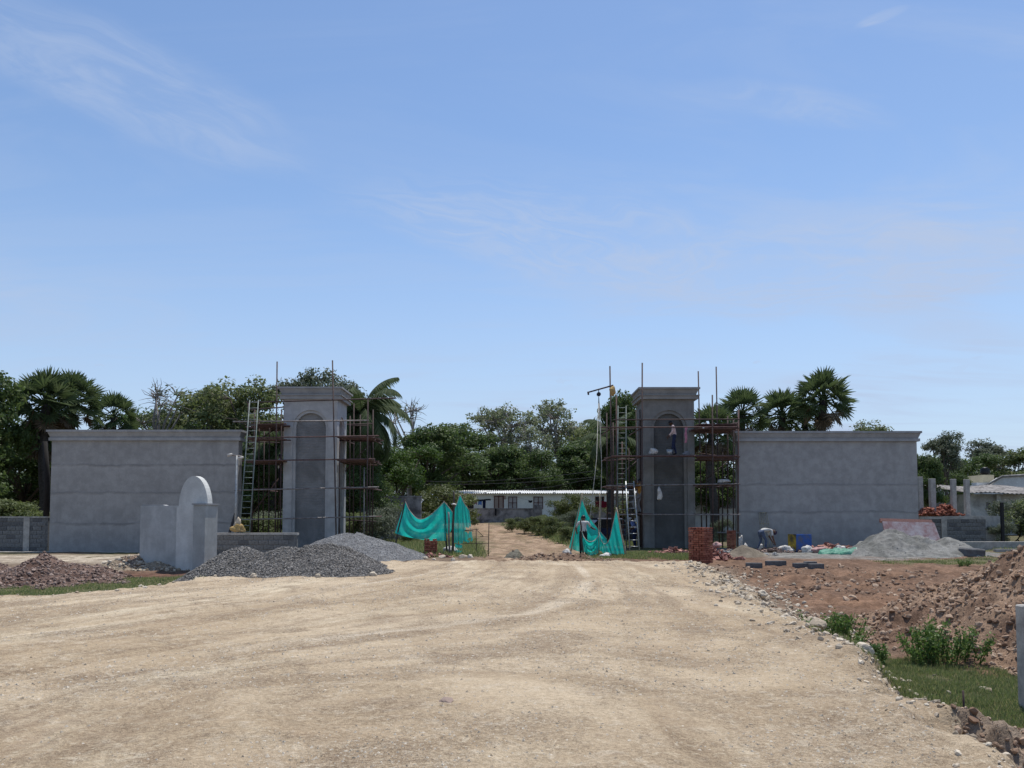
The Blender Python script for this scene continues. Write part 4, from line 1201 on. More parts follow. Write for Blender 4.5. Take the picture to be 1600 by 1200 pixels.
p = P(371, 831, 33.7)
bn = empty('cloth_bundle', p, 'yellow cloth bundle with a cream top sitting on the low block wall', 'bundle')
link_mesh('bundle_base', blob_mesh((0.27, 0.17, 0.22), 3, 0.22), MAT['yellow'], bn)
link_mesh('bundle_top', blob_mesh((0.13, 0.12, 0.25), 4, 0.2), MAT['cream'], bn, (0.02, 0, 0.17))

# ------------------------------------------------------------------ green nets and their poles
def catmull(pts, n):
    pts = [np.array(p, float) for p in pts]; pts = [2 * pts[0] - pts[1]] + pts + [2 * pts[-1] - pts[-2]]
    seg = len(pts) - 3; out = []
    for i in range(n):
        t = i / (n - 1) * seg; k = min(int(t), seg - 1); t -= k
        p0, p1, p2, p3 = pts[k:k + 4]
        out.append(0.5 * (2 * p1 + (p2 - p0) * t + (2 * p0 - 5 * p1 + 4 * p2 - p3) * t * t + (3 * p1 - p0 - 3 * p2 + p3) * t ** 3))
    return out


def net(label, top, bot, seed, n=56, m=30, fold=0.11, waves=5, holes=(), ragged=0.0, swag=0.0):
    q = random.Random(seed)
    T = catmull(top, n); B = catmull(bot, n)
    ph = [q.uniform(0, 6.28) for _ in range(6)]
    V = []; UV = []
    for j in range(m):
        t = j / (m - 1)
        for i in range(n):
            s = i / (n - 1)
            c = T[i] * (1 - t) + B[i] * t
            y = c[2] + fold * (math.sin(waves * 6.28 * s + ph[0] + 1.8 * t) * (0.35 + 0.65 * t) + 0.5 * math.sin(2.3 * waves * 6.28 * s + ph[1] - 2.2 * t) * (0.4 + 0.6 * t))
            y += swag * math.sin(13 * t - 5.5 * math.sin(math.pi * s) + ph[2]) * math.sin(math.pi * s)
            V.append(P(c[0], c[1], y)); UV.append((c[0], c[1], s, t))
    F = []
    for j in range(m - 1):
        for i in range(n - 1):
            u_, v_, s, t = UV[j * n + i]
            if any(math.hypot(u_ - hu, (v_ - hv)) < hr * (1 + 0.3 * math.sin(5 * math.atan2(v_ - hv, u_ - hu))) for hu, hv, hr in holes): continue
            if ragged and (t > 1 - ragged * (0.5 + 0.5 * math.sin(17 * s + ph[3]) + 0.4 * math.sin(41 * s + ph[4]))): continue
            F.append((j * n + i, j * n + i + 1, (j + 1) * n + i + 1, (j + 1) * n + i))
    org = Vector(V[(m - 1) * n + n // 2])
    root = empty('shade_net', org, label, 'net')
    me = bpy.data.meshes.new('net_sheet'); me.from_pydata([tuple(v - org) for v in V], [], F); me.update()
    me.polygons.foreach_set('use_smooth', [True] * len(me.polygons))
    link_mesh('net_sheet', me, MAT['net'], root)
    MB().path([V[i] for i in range(n)], 0.014, 5).build('hem_cord', MAT['cord'], root)
    return root


YN = 34.2
net('teal shade net sagging between leaning poles beside the small brick stack', [(633, 783, 34.6), (641, 799, 34.4), (655, 811, 34.2), (672, 805, 34.1), (694, 784, 34.0)],
    [(617, 833, 34.8), (632, 838, 34.6), (652, 842, 34.4), (675, 845, 34.2), (697, 845, 34.0)], 1, fold=0.06, waves=2.2, swag=0.13)
net('narrow teal shade net folded between the two dark net poles', [(694, 784, 34.0), (700, 791, 34.1), (707, 800, 34.0)], [(697, 832, 34.0), (701, 836, 34.1), (706, 826, 34.0)], 2, 20, 24, 0.07, 1)
net('torn teal shade net with a hole hanging by the white-topped pole', [(707, 802, 33.9), (714, 786, 33.9), (719, 774, 33.9), (725, 786, 33.9), (733, 797, 34.0)],
    [(709, 848, 33.9), (716, 850, 33.8), (722, 849, 33.9), (730, 848, 33.9), (739, 846, 34.1)], 3, 44, 34, 0.10, 2.5, holes=((731, 827, 4.6), (738, 826, 4.0), (733, 842, 2.5)), ragged=0.06)
net('thin teal net scrap dangling to the ground by the net poles', [(711, 849, 33.9), (716, 850, 33.85), (722, 851, 33.9)], [(712, 864, 33.9), (717, 866, 33.9), (723, 864, 33.9)], 4, 14, 12, 0.03, 1, holes=((714, 857, 2.2), (719, 858, 2.6)))
net('tall teal shade net peaked on a leaning bamboo behind the crouched net', [(908, 778, 34.9), (911, 784, 34.9), (920, 806, 35.3), (935, 827, 35.8), (948, 842, 36.2)],
    [(889, 856, 34.9), (899, 860, 35.0), (912, 863, 35.3), (930, 860, 35.8), (948, 848, 36.2)], 5, 50, 34, 0.12, 3, swag=0.05)
net('low teal shade net slung at waist height in front of the crouching workman', [(909, 830, 33.4), (913, 840, 33.3), (920, 846, 33.2), (928, 845, 33.2), (935, 838, 33.3)],
    [(914, 861, 33.4), (918, 866, 33.3), (923, 868, 33.2), (929, 867, 33.2), (935, 864, 33.3)], 6, 40, 24, 0.06, 3, swag=0.10)
net('teal shade net dropping from a peak beside the short silver ladder', [(936, 832, 33.3), (940, 845, 33.2), (945, 850, 33.2), (952, 843, 33.1), (957, 822, 33.0), (963, 794, 32.9)],
    [(936, 858, 33.3), (942, 864, 33.2), (949, 868, 33.1), (957, 871, 33.0), (966, 873, 32.9), (977, 874, 32.8)], 7, 56, 32, 0.09, 3)


def pole(name, label, A, B, r0, r1, mat, group=None, knots=True):
    m = MB(); n = 7
    pts = [Vector(A).lerp(Vector(B), k / (n - 1)) + Vector((math.sin(k * 1.7) * 0.012, 0, 0)) for k in range(n)]
    m.path(pts, [r0 + (r1 - r0) * k / (n - 1) for k in range(n)], 7)
    return tag(m.build(name, MAT[mat], None, A), label, 'pole', group)


def pg(u, v, Y):
    p = P(u, v, Y); p.z = gz(p.x, p.y) - 0.03; return p


pole('net_pole', 'dark leaning pole at the outer end of the sagging net', pg(614, 846, 34.8), P(633.5, 780, 34.6), 0.035, 0.03, 'darkwood')
pole('net_pole', 'dark upright pole at the peak of the sagging net', pg(698, 857, 34.05), P(694, 783, 34.05), 0.04, 0.03, 'darkwood')
pole('net_pole', 'pale grey short pole between the two dark net poles', pg(702, 862, 33.8), P(701, 800, 33.8), 0.04, 0.035, 'pipe_grey')
pole('net_pole', 'stout net pole tied with white cloth and topped pale', pg(707, 865, 33.7), P(709.5, 768, 33.7), 0.055, 0.035, 'darkwood')
pole('net_pole', 'pale bamboo pole leaning at the tall peaked net', pg(890, 858, 34.7), P(910, 770, 34.75), 0.035, 0.028, 'bamboo')
pole('net_pole', 'dark pole beside the crouching workman in the nets', pg(911, 862, 33.5), P(907, 812, 33.5), 0.04, 0.03, 'darkwood')
pole('net_pole', 'dark upright pole where the two low nets meet', pg(935, 864, 33.35), P(937, 770, 33.6), 0.03, 0.022, 'bamboo')
pole('net_pole', 'pale bamboo pole down the front edge of the peaked net', pg(978, 876, 32.7), P(963, 793, 32.85), 0.04, 0.03, 'bamboo')
blob('cloth_tie', P(709, 789, 33.6), (0.1, 0.07, 0.05), 'sack', 'white cloth strip knotted round the stout net pole', 'cloth', 9)
# frame of thin rusty bars by the torn net
root = empty('wire_frame', pg(755, 853, 34.0), 'thin rusty wire gate frame standing beside the torn net', 'frame')
for (u0, v0, u1, v1) in ((764, 817, 763, 851), (744, 826, 744, 860)): MB().tube(P(u0, v0, 34), pg(u1, v1, 34), 0.018, 0.018, 5).build('upright', MAT['rust'], root)
for (u0, v0, u1, v1) in ((722, 829, 748, 827), (722, 849, 764, 849), (744, 827, 755, 838), (750, 838, 764, 839)): MB().tube(P(u0, v0, 33.98), P(u1, v1, 33.98), 0.012, 0.012, 5).build('bar', MAT['rust'], root)


# ------------------------------------------------------------------ bricks and building clutter
def brick_stack(label, c, W, D, H, seed, yaw_=0.0):
    """loose bricks stacked flat, courses turned alternately; the bricks are under three pixels high"""
    root = empty('brick_stack', c, label, 'brick stack')
    q = np.random.RandomState(seed); bl, bw, bh = 0.225, 0.108, 0.075
    M = Matrix.Rotation(yaw_, 3, 'Z'); pts = []; VV = []; FF = []; TT = []; base = 0
    V0 = BRICK[0][0] / np.array([1, .45, .32]); F0 = BRICK[0][1]
    n = int(H / bh)
    for k in range(n):
        lx, ly = (bl, bw) if k % 2 else (bw, bl)
        nx, ny = max(1, int(round(W / lx))), max(1, int(round(D / ly)))
        for i in range(nx):
            for j in range(ny):
                if 0 < i < nx - 1 and 0 < j < ny - 1 and k < n - 1: continue
                if k == n - 1 and q.rand() < 0.3: continue
                x = (i - (nx - 1) / 2) * W / nx + q.uniform(-.012, .012); y = (j - (ny - 1) / 2) * D / ny + q.uniform(-.008, .008)
                an = q.uniform(-.05, .05); ca, sa = math.cos(an), math.sin(an)
                v = V0 * np.array([W / nx / 2 - .010, D / ny / 2 - .010, bh / 2 - .007])
                v = np.stack([v[:, 0] * ca - v[:, 1] * sa + x, v[:, 0] * sa + v[:, 1] * ca + y, v[:, 2] + (k + .5) * bh], 1)
                v = v @ np.array(M).T
                VV.append(v); FF.append(F0 + base); base += 8; TT += [q.rand()] * 8
    me = np_mesh('bricks', np.concatenate(VV), np.concatenate(FF))
    a = me.attributes.new('tint', 'FLOAT', 'POINT'); a.data.foreach_set('value', np.array(TT, np.float32))
    tag(link_mesh('bricks', me, MAT['brick'], root), kind='stuff')
    return root


def at_ground(u, v, z=0.0):
    p = PG(u, v, z); p.z = gz(p.x, p.y); return p


def stack(label, u, v, W, D, H, seed, yaw_=0.0):
    return brick_stack(label, at_ground(u, v), W, D, H, seed, yaw_)


stack('tall square stack of red bricks in front of the damp dark pier', 1095, 875, 0.62, 0.75, 1.30, 3, -0.65)
p = P(1143, 852, 38.5); p.z = gz(p.x, p.y)
brick_stack('narrow red brick stack standing behind the scaffold by the smooth wall', p, 0.36, 0.34, 0.95, 4, -0.5)
stack('small knee-high stack of red bricks under the teal net', 673, 868, 0.52, 0.45, 0.68, 5, 0.15)


def rubble(name, label, u, v, W, D, n, smin, smax, shapes, mat, seed, hump=0.3, Y=None):
    c = at_ground(u, v) if Y is None else pg(u, v, Y)
    q = np.random.RandomState(seed)
    x = q.randn(n) * W / 2.4; y = q.randn(n) * D / 2.4
    h = hump * np.clip(1 - (np.hypot(x / W, y / D) * 1.3), 0, 1) * q.rand(n)
    sz = smin + (smax - smin) * q.rand(n) ** 2
    g = surf(x + c.x, y + c.y) - c.z
    pts = np.stack([x, y, g + h + sz * 0.25], 1)
    o = link_mesh(name, scatter_mesh(name, shapes, pts, sz, seed, 0.5), MAT[mat], None, c)
    return tag(o, label, 'rubble', kind='stuff')


rubble('brick_rubble', 'broken pinkish bricks strewn round the tall red brick stack', 1118, 872, 0.9, 0.5, 170, 0.05, 0.16, BRICK, 'rubble', 31, 0.55)
rubble('brick_rubble', 'flat spread of broken bricks at the foot of the damp pier', 1055, 866, 1.1, 0.5, 150, 0.05, 0.14, BRICK, 'rubble', 32, 0.3)
rubble('brick_rubble', 'broken bricks scattered round the small knee-high brick stack', 680, 870, 0.8, 0.35, 60, 0.05, 0.12, BRICK, 'rubble', 33, 0.12)
rubble('brick_rubble', 'reddish rubble lying along the foot of the smooth wall', 1300, 852, 2.4, 0.6, 160, 0.06, 0.16, BRICK, 'rubble', 34, 0.3, 38.5)
rubble('brick_rubble', 'dark rubble and scraps beside the blue drum', 1215, 858, 2.2, 0.7, 150, 0.05, 0.15, STONES, 'clod_grey', 35, 0.2, 36.5)
rubble('stone_rubble', 'grey stones and rubble between the brick stack and the workman', 1155, 868, 1.4, 0.6, 130, 0.05, 0.18, STONES, 'gravel_light', 36, 0.3)
heap('mortar_heap', 'small hollow mound of brown mortar sand by the tall brick stack', 'sand heap', 8.2, 10.8, 31.4, 34.2,
     peaks([(9.15, 33.0, 0.42, 0.8, 0.8)], noise=0.05, ns=3), flat((0.27, 0.23, 0.18), (0.2, 0.17, 0.13)), MAT['sand'], 0.06)
for i, (u, v, w) in enumerate(((1178, 878, 0.55), (1212, 877, 0.7), (1250, 878, 0.5), (1266, 877, 0.42), (1275, 879, 0.5))):
    p = at_ground(u, v)
    one('concrete_block', MAT['block_dark'], p, 'dark grey concrete block lying at the edge of the red earth', 'concrete block',
        lambda m: m.bbox((-w / 2, -0.1, -0.04), (w / 2, 0.1, 0.15), Mrot(p, (-0.2, 0.1, 0.3, -0.1, 0.2)[i]), 0.012), 'blocks at the red earth edge')

for i, (u, v, Y, d, mt, lab, cat) in enumerate((
        (703, 862, 34.3, (0.38, 0.2, 0.30), 'sack', 'white plastic sack slumped against the dark net poles', 'sack'),
        (886, 857, 34.6, (0.25, 0.2, 0.24), 'sack', 'small white bag at the foot of the leaning bamboo pole', 'sack'),
        (947, 866, 32.6, (0.36, 0.25, 0.18), 'sack', 'crumpled white sack lying in front of the low teal net', 'sack'),
        (1165, 856, 36.4, (0.16, 0.12, 0.36), 'sack', 'upright white bag beside the stooping workman', 'sack'),
        (1157, 845, 38.2, (0.13, 0.1, 0.62), 'sack', 'narrow white plastic bag hanging low by the wall corner', 'sack'),
        (1188, 855, 37.6, (0.14, 0.12, 0.3), 'sack', 'white bag standing behind the stooping workman', 'sack'),
        (1228, 858, 36.6, (0.45, 0.3, 0.26), 'sack', 'torn white sack lying beside the blue drum', 'sack'),
        (1262, 861, 35.8, (0.36, 0.25, 0.26), 'sack', 'dirty white sack in front of the blue drum', 'sack'),
        (1281, 861, 35.6, (0.42, 0.3, 0.22), 'pinkbag', 'flat pinkish bag beside the dirty white sack', 'bag'),
        (1312, 853, 37.8, (0.3, 0.2, 0.22), 'sack', 'whitish sack against the foot of the smooth wall', 'sack'),
        (1345, 858, 34.3, (0.42, 0.25, 0.2), 'sack', 'white sack lying on the end of the green tarpaulin', 'sack'),
        (1121, 858, 34.2, (0.26, 0.22, 0.17), 'pinkbag', 'pink cement bag dumped on the brick rubble', 'bag'))):
    p = pg(u, v, Y); p.z += 0.02
    if i == 10: p.z += 0.10
    if i == 11: p.z += 0.32
    blob('sack' if cat == 'sack' else 'bag', p, tuple(q_ * 0.78 for q_ in d), mt, lab, cat, 40 + i, None, 0.4 * i, 0.2)
# white bags on the scaffold planks and tied to it
p = P(1021, 709.5, 39.45); blob('sack', p, (0.2, 0.15, 0.2), 'sack', 'small white sack on the plank before the damp pier', 'sack', 61)
p = P(1131, 754, 39.5); blob('sack', p, (0.28, 0.15, 0.12), 'sack', 'flat white sack on a side plank between the pier and smooth wall', 'sack', 62)
o = blob('plastic_bag', P(1031, 781, 39.05), (0.12, 0.07, 0.42), 'sack', 'white plastic bag tied to a ledger of the damp pier scaffold', 'bag', 63)
p = P(1072, 712, 39.6); blob('tool_bag', p, (0.2, 0.12, 0.14), 'c_grey', 'grey tool bag on the plank beside the standing workman', 'bag', 64)
p = P(1046, 711.5, 39.45)
root = empty('bucket', p, 'pale plastic bucket on the plank by the standing workman', 'bucket')
MB().path([p, p + Vector((0, 0, 0.28))], [0.11, 0.15], 14).build('pail', MAT['alu'], root)
MB().path([p + Vector((0.15 * math.cos(t), 0, 0.28 + 0.14 * math.sin(t))) for t in np.linspace(0, math.pi, 9)], 0.008, 5).build('handle', MAT['black'], root)
one('towel', MAT['c_rose'], P(1072, 690, 39.1), 'striped rose towel draped over the ledger beside the standing workman', 'towel',
    lambda m: m.add([P(1070 + 3.5 * (i % 2) + math.sin(i * 1.3), 668 + i // 2 * 6, 39.08 + 0.05 * math.sin(i)) for i in range(10)], [(2 * k, 2 * k + 1, 2 * k + 3, 2 * k + 2) for k in range(4)], True))

# blue and yellow drum-shaped box
p = pg(1250, 857, 36.8)
root = empty('metal_tank', p, 'open metal tank painted blue with a worn yellow side by the smooth wall', 'tank')
t = MB(); M = Mrot(p, 0.28); w, d, h = 0.78, 0.62, 0.80
t.bbox((-w / 2, -d / 2, 0.02), (w / 2, -d / 2 + 0.03, h), M, 0.008); t.build('blue_side', MAT['blue'], root)
t = MB(); t.box((-w / 2 - 0.003, -d / 2 + 0.031, 0.02), (-w / 2 + 0.03, d / 2, h), M); t.build('yellow_side', MAT['oldyellow'], root)
t = MB(); t.box((w / 2 - 0.03, -d / 2 + 0.031, 0.02), (w / 2 + 0.003, d / 2, h), M).box((-w / 2, d / 2 - 0.03, 0.02), (w / 2, d / 2 + 0.003, h - 0.004), M).box((-w / 2, -d / 2, 0), (w / 2, d / 2, 0.019), M)
t.build('back_side', MAT['blue'], root)
# steel grille leaning on the wall
A0 = pg(1190, 846, 39.6); A1 = pg(1207, 848, 39.6); B0 = P(1186, 800, 40.85); B1 = P(1198, 800, 40.85)
root = empty('steel_grille', A0, 'pale steel grille of thin bars leaning on the smooth wall', 'grille')
for k in range(6):
    MB().tube(A0.lerp(A1, k / 5), B0.lerp(B1, k / 5), 0.02, 0.02, 5).build('bar', MAT['bamboo'], root)
for k in (0.02, 0.35, 0.68, 0.98):
    MB().tube(A0.lerp(B0, k), A1.lerp(B1, k), 0.02, 0.02, 5).build('crossbar', MAT['bamboo'], root)
# green tarpaulin, stained board, slab
gx0 = pg(1312, 866, 34.2)
me = grid_mesh('tarpaulin', np.linspace(-1.15, 1.15, 80), np.linspace(-0.8, 0.8, 50),
               lambda X, Y: 0.10 + 0.16 * sst(X, -0.9, 0.9) * sst(Y, -0.7, 0.5) + 0.30 * (fbm(X * 3 + 3 + Y * 2, Y * 6, 4) - 0.4) - 0.35 * sst(np.hypot(X / 1.15, Y / 0.8) + 0.5 * (fbm(X * 3, Y * 3, 3) - .5), 0.72, 1.0))
tag(link_mesh('tarpaulin', me, MAT['tarp'], None, gx0), 'crumpled green tarpaulin on the ground beside the sand heap', 'tarpaulin')
p = P(1427, 852, 36.6); p.z = gz(p.x, p.y)
root = empty('stained_board', p, 'lime-stained pinkish board leaning on the sand heap', 'board')
M = Mrot(p, -0.06, R(-24)); zz = 1.55
t = MB(); t.prism([(-1.05, 0), (1.35, 0), (1.16, zz - 0.16), (-1.08, zz - 0.1)], 0.06, M); t.build('panel', MAT['pinkboard'], root)
t = MB(); t.prism([(-1.15, zz - 0.095), (1.10, zz - 0.155), (1.08, zz - 0.02), (-1.15, zz + 0.05)], 0.16, M); t.build('rim', MAT['rubble'], root)
set_tint(root.children[-1].data, 0.7)
p = P(1519, 872, 32.6); p.z = gz(p.x, p.y)
one('concrete_slab', MAT['block_dark'], p, 'dark rough concrete slab lying in the grass beside the sand heap', 'slab',
    lambda m: m.bbox((-0.42, -0.3, -0.05), (0.38, 0.3, 0.30), Mrot(p, 0.22, 0.04, 0.05), 0.05))
p0, p1 = P(1478, 848, 39.5), P(1640, 849, 39.0)
one('kerb_beam', MAT['concrete'], p0, 'long grey concrete plinth beam running out from the block wall', 'kerb', lambda m: m.box((p0.x, 39.0, -0.1), (p1.x, 39.4, 0.36)))
one('kerb_beam', MAT['concrete'], P(1540, 858, 36), 'second lower concrete strip in the grass before the plinth beam', 'kerb', lambda m: m.box((P(1530, 0, 36).x, 36.0, -0.1), (P(1660, 0, 36).x, 36.2, 0.14)))
one('steel_post', MAT['black'], P(1541, 846, 42.4), 'black steel post standing at the end of the block wall', 'post',
    lambda m: m.bbox((P(1541, 0, 42.4).x - 0.07, 42.33, 0), (P(1541, 0, 42.4).x + 0.07, 42.47, P(0, 785, 42.4).z), None, 0.01))
# concrete stubs behind the block wall with heaps of brick between
for i, (u, v) in enumerate(((1437, 745), (1456, 748), (1489, 748.5), (1510, 749))):
    A = P(u, v, 47); w = 0.125 if i != 1 else 0.145
    one('concrete_stub', MAT['concrete'], (A.x, 47, 0.2), ('bare concrete column stub hard against the end of the smooth wall', 'thick bare concrete column stub between the two brick heaps', 'bare concrete column stub beside the dark doorway gap', 'bare concrete column stub next to the weathered old house')[i], 'column',
        lambda m: m.bbox((A.x - w, 47 - w, 0.1), (A.x + w, 47 + w, A.z), Mrot((0, 0, 0)), 0.015))
one('plinth', MAT['concrete'], P(1475, 810, 46.5), 'raised concrete floor slab carrying the bare column stubs', 'slab', lambda m: m.box((P(1436, 0, 47).x, 45.5, 0.1), (P(1516, 0, 47).x, 52, 1.55)))
for i, (u, W, h_) in enumerate(((1447, 0.42, 0.42), (1477, 0.6, 0.62))):
    c = P(u, 806, 46.6); c.z = 1.56
    q = np.random.RandomState(50 + i); n = 260
    x = q.randn(n) * W / 2; y = q.randn(n) * 0.3; z = h_ * np.clip(1 - np.abs(x) / (W * 1.1), 0.05, 1) * q.rand(n)
    o = link_mesh('brick_heap', scatter_mesh('brick_heap', BRICK, np.stack([x, y, z + 0.04], 1), np.full(n, 0.10), 51 + i, 0.9), MAT['brick'], None, c)
    tag(o, ('small tumbled heap of red bricks next to the smooth wall end', 'larger tumbled heap of red bricks among the column stubs')[i], 'brick heap', kind='stuff')
# concrete post at the edge of the grass hollow
A = PG(1608, 1110, -0.46)
one('concrete_post', MAT['concrete'], A, 'weathered concrete boundary post standing in the earth bank', 'post',
    lambda m: m.bbox((A.x - 0.075, A.y - 0.075, -0.7), (A.x + 0.075, A.y + 0.075, P(0, 945, A.y).z), None, 0.015))
A = PG(1507, 1108, -0.42)
one('iron_peg', MAT['rust'], A, 'thin rusty iron peg stuck in the grass hollow by the road', 'peg', lambda m: m.tube((A.x, A.y, -0.6), (A.x - 0.01, A.y, A.z + 0.19), 0.011, 0.011, 6))

# ------------------------------------------------------------------ houses behind
def window(root, x0, x1, z0, z1, Y, mats=('glass_dark', 'door_brown'), cols=2, rows=1, name='window'):
    w = MB().box((x0, Y - 0.02, z0), (x1, Y + 0.05, z1)).build(name, MAT[mats[0]], root)
    f = MB(); t = 0.07
    f.box((x0 - t, Y - 0.07, z0 - t), (x0, Y + 0.04, z1 + t)).box((x1, Y - 0.07, z0 - t), (x1 + t, Y + 0.04, z1 + t)).box((x0, Y - 0.07, z1), (x1, Y + 0.04, z1 + t)).box((x0, Y - 0.07, z0 - t), (x1, Y + 0.04, z0))
    for k in range(1, cols): xx_ = x0 + (x1 - x0) * k / cols; f.box((xx_ - 0.04, Y - 0.06, z0), (xx_ + 0.04, Y + 0.03, z1))
    for k in range(1, rows): zz_ = z0 + (z1 - z0) * k / rows; f.box((x0, Y - 0.055, zz_ - 0.03), (x1, Y + 0.03, zz_ + 0.03))
    f.build('window_frame', MAT[mats[1]], w)
    return w


YB = 85.0
bx0, bx1 = P(700, 0, YB).x, P(1012, 0, YB).x
bz0 = gz(2, YB) - 0.1; bz1 = P(0, 771, YB).z
root = empty('bungalow', ((bx0 + bx1) / 2, YB + 3, bz0), 'long low mint-white bungalow with white corrugated roof and brown windows', 'house')
MB().box((bx0, YB, bz0), (bx1, YB + 6, bz1)).build('wall', MAT['paint_white'], root)
# corrugated roof: sinusoidal sheets rising to the back
nxr = 560
xs_ = np.linspace(bx0 - 0.4, bx1 + 0.4, nxr)
Zc = bz1 + 0.04 + 0.045 * np.sin(np.arange(nxr) * 2 * math.pi / 6)
V = []
for (yo, zo) in ((-0.55, -0.05), (6.4, 0.42)):
    for dz in (0.0, 0.03):
        V += [(x, YB + yo, z + zo + dz) for x, z in zip(xs_, Zc)]
N = nxr; F = []
for i in range(N - 1):
    F += [(i, i + 1, N + i + 1, N + i), (N + i, N + i + 1, 3 * N + i + 1, 3 * N + i), (i + 1, i, 2 * N + i, 2 * N + i + 1)]
m = MB(); m.add(V, F, False); m.build('corrugated_roof', MAT['roof_sheet'], root)
for (u, w_) in ((734, 10), (801, 12), (841, 13), (900, 12), (937, 12), (965, 12)):
    a, b = P(u - w_ / 2, 777, YB), P(u + w_ / 2, 792, YB)
    window(root, a.x, b.x, b.z - 0.15, a.z, YB, ('glass_dark' if u in (734, 937) else 'pane_pale', 'door_brown'), 2, 2)
a, b = P(773, 776, YB), P(785.5, 800, YB)
d = MB().box((a.x, YB - 0.03, b.z - 0.4), (b.x, YB + 0.04, a.z)).build('door', MAT['curtain'], root)
f = MB()
for (xa, xb) in ((a.x - 0.08, a.x), (b.x, b.x + 0.12), ((a.x + b.x) / 2 - 0.05, (a.x + b.x) / 2 + 0.05)): f.box((xa, YB - 0.08, b.z - 0.4), (xb, YB + 0.03, a.z + 0.1))
f.box((a.x - 0.001, YB - 0.075, a.z), (b.x + 0.001, YB + 0.03, a.z + 0.09)); f.build('door_frame', MAT['door_brown'], d)
MB().box((P(788, 0, YB).x, YB - 0.06, P(0, 780, YB).z), (P(791, 0, YB).x, YB + 0.02, P(0, 775, YB).z)).build('meter_box', MAT['curtain'], root)
for u in (760, 812, 864):
    MB().box((P(u - 2, 0, YB).x, YB - 0.15, P(0, 772, YB).z), (P(u + 2, 0, YB).x, YB + 0.02, P(0, 769, YB).z)).build('bracket', MAT['old_wall'], root)
# washing
def cloth(label, u0, u1, v0, v1, Y, mat):
    a, b = P(u0, v0, Y), P(u1, v1, Y); n = 10; vs_ = []
    for k in range(n):
        t = k / (n - 1)
        for j, z in enumerate((a.z, (a.z + b.z) / 2, b.z)):
            vs_.append((a.x + (b.x - a.x) * t + 0.02 * math.sin(9 * t + j), Y + (0.06 + 0.03 * j) * math.sin(11 * t + u0) - 0.03, z + 0.04 * math.sin(5 * t + u0)))
    m = MB(); m.add(vs_, [(3 * k + j, 3 * k + 3 + j, 3 * k + 4 + j, 3 * k + 1 + j) for k in range(n - 1) for j in range(2)], True)
    return tag(m.build('laundry', MAT[mat], None, ((a.x + b.x) / 2, Y, b.z)), label, 'laundry')


YL = 83.6
one('clothes_line', MAT['wire'], P(750, 780, YL), 'thin clothes line strung along the bungalow front', 'line', lambda m: m.path([P(727, 779, YL), P(770, 781, YL), P(808, 777, YL), P(830, 783, YL), P(848, 778, YL)], 0.012, 4))
cloth('pink garment drying on the bungalow clothes line', 741, 745.5, 781, 788, YL, 'c_rose')
cloth('sky-blue garment drying on the bungalow clothes line', 747, 753, 781, 789, YL, 'c_skyblue')
cloth('long navy garment drying on the bungalow clothes line', 754, 759, 782, 796, YL - 0.05, 'c_navy')
cloth('dark narrow garment draped along the bungalow clothes line', 745, 767, 780, 782.5, YL - 0.1, 'c_black')
cloth('small black garment hanging past the brown bungalow window', 825.5, 832, 781.5, 785, YL, 'c_black')
cloth('crimson cloth drying behind the tall peaked net', 929.5, 937, 783, 792, 80.2, 'c_red')
cloth('wide crimson cloth drying behind the scaffold uprights', 938, 954, 783, 793, 80.2, 'c_red')
cloth('pale cloth drying beside the wide crimson cloth', 955, 962, 782, 793, 80.2, 'c_white')
cloth('black trousers hung over the mildewed yard wall', 773, 776, 795, 806, 79.7, 'c_black')


def yard_wall(label, u0, u1, v0, Y, th=0.25, mat='old_wall', pier_u=()):
    a, b = P(u0, v0, Y), P(u1, v0, Y); z0 = min(gz(a.x, Y), gz(b.x, Y)) - 0.2
    root = empty('yard_wall', ((a.x + b.x) / 2, Y, z0), label, 'wall')
    MB().box((a.x, Y, z0), (b.x, Y + th, a.z)).build('wall_panel', MAT[mat], root)
    MB().box((a.x - 0.03, Y - 0.05, a.z + 0.001), (b.x + 0.03, Y + th + 0.05, a.z + 0.09)).build('coping', MAT[mat], root)
    for (pu, w_, pv) in pier_u:
        c = P(pu, pv, Y); MB().box((c.x - w_, Y - 0.1, z0), (c.x + w_, Y + th + 0.1, c.z)).build('wall_pier', MAT[mat], root)
    return root


yard_wall('mildewed grey yard wall in front of the bungalow door', 734, 836, 795.5, 80, pier_u=((841, 0.38, 789),))
yard_wall('mildewed grey yard wall piece before the crimson washing', 868, 985, 794, 80.6, pier_u=((869, 0.2, 786),))
yard_wall('tall mildewed boundary wall between the dark tree and the olive bush', 592, 658, 777, 53)
# pale house seen between the damp pier and the smooth wall
root = empty('small_house', P(1120, 830, 62), 'pale house glimpsed through the scaffold beside the smooth wall', 'house')
a, b = P(1082, 772, 62), P(1160, 772, 62); z0 = gz(a.x, 62) - 0.1
MB().box((a.x, 62, z0), (b.x, 67, a.z)).build('wall', MAT['house_white'], root)
MB().box((a.x - 0.3, 61.4, a.z + 0.002), (b.x + 0.3, 67.3, a.z + 0.18)).build('roof', MAT['roof_old'], root)
window(root, P(1096, 0, 62).x, P(1108, 0, 62).x, P(0, 795, 62).z, P(0, 780, 62).z, 62, ('glass_dark', 'old_wall'))
window(root, P(1122, 0, 62).x, P(1138, 0, 62).x, P(0, 793, 62).z, P(0, 779, 62).z, 62, ('glass_dark', 'old_wall'))
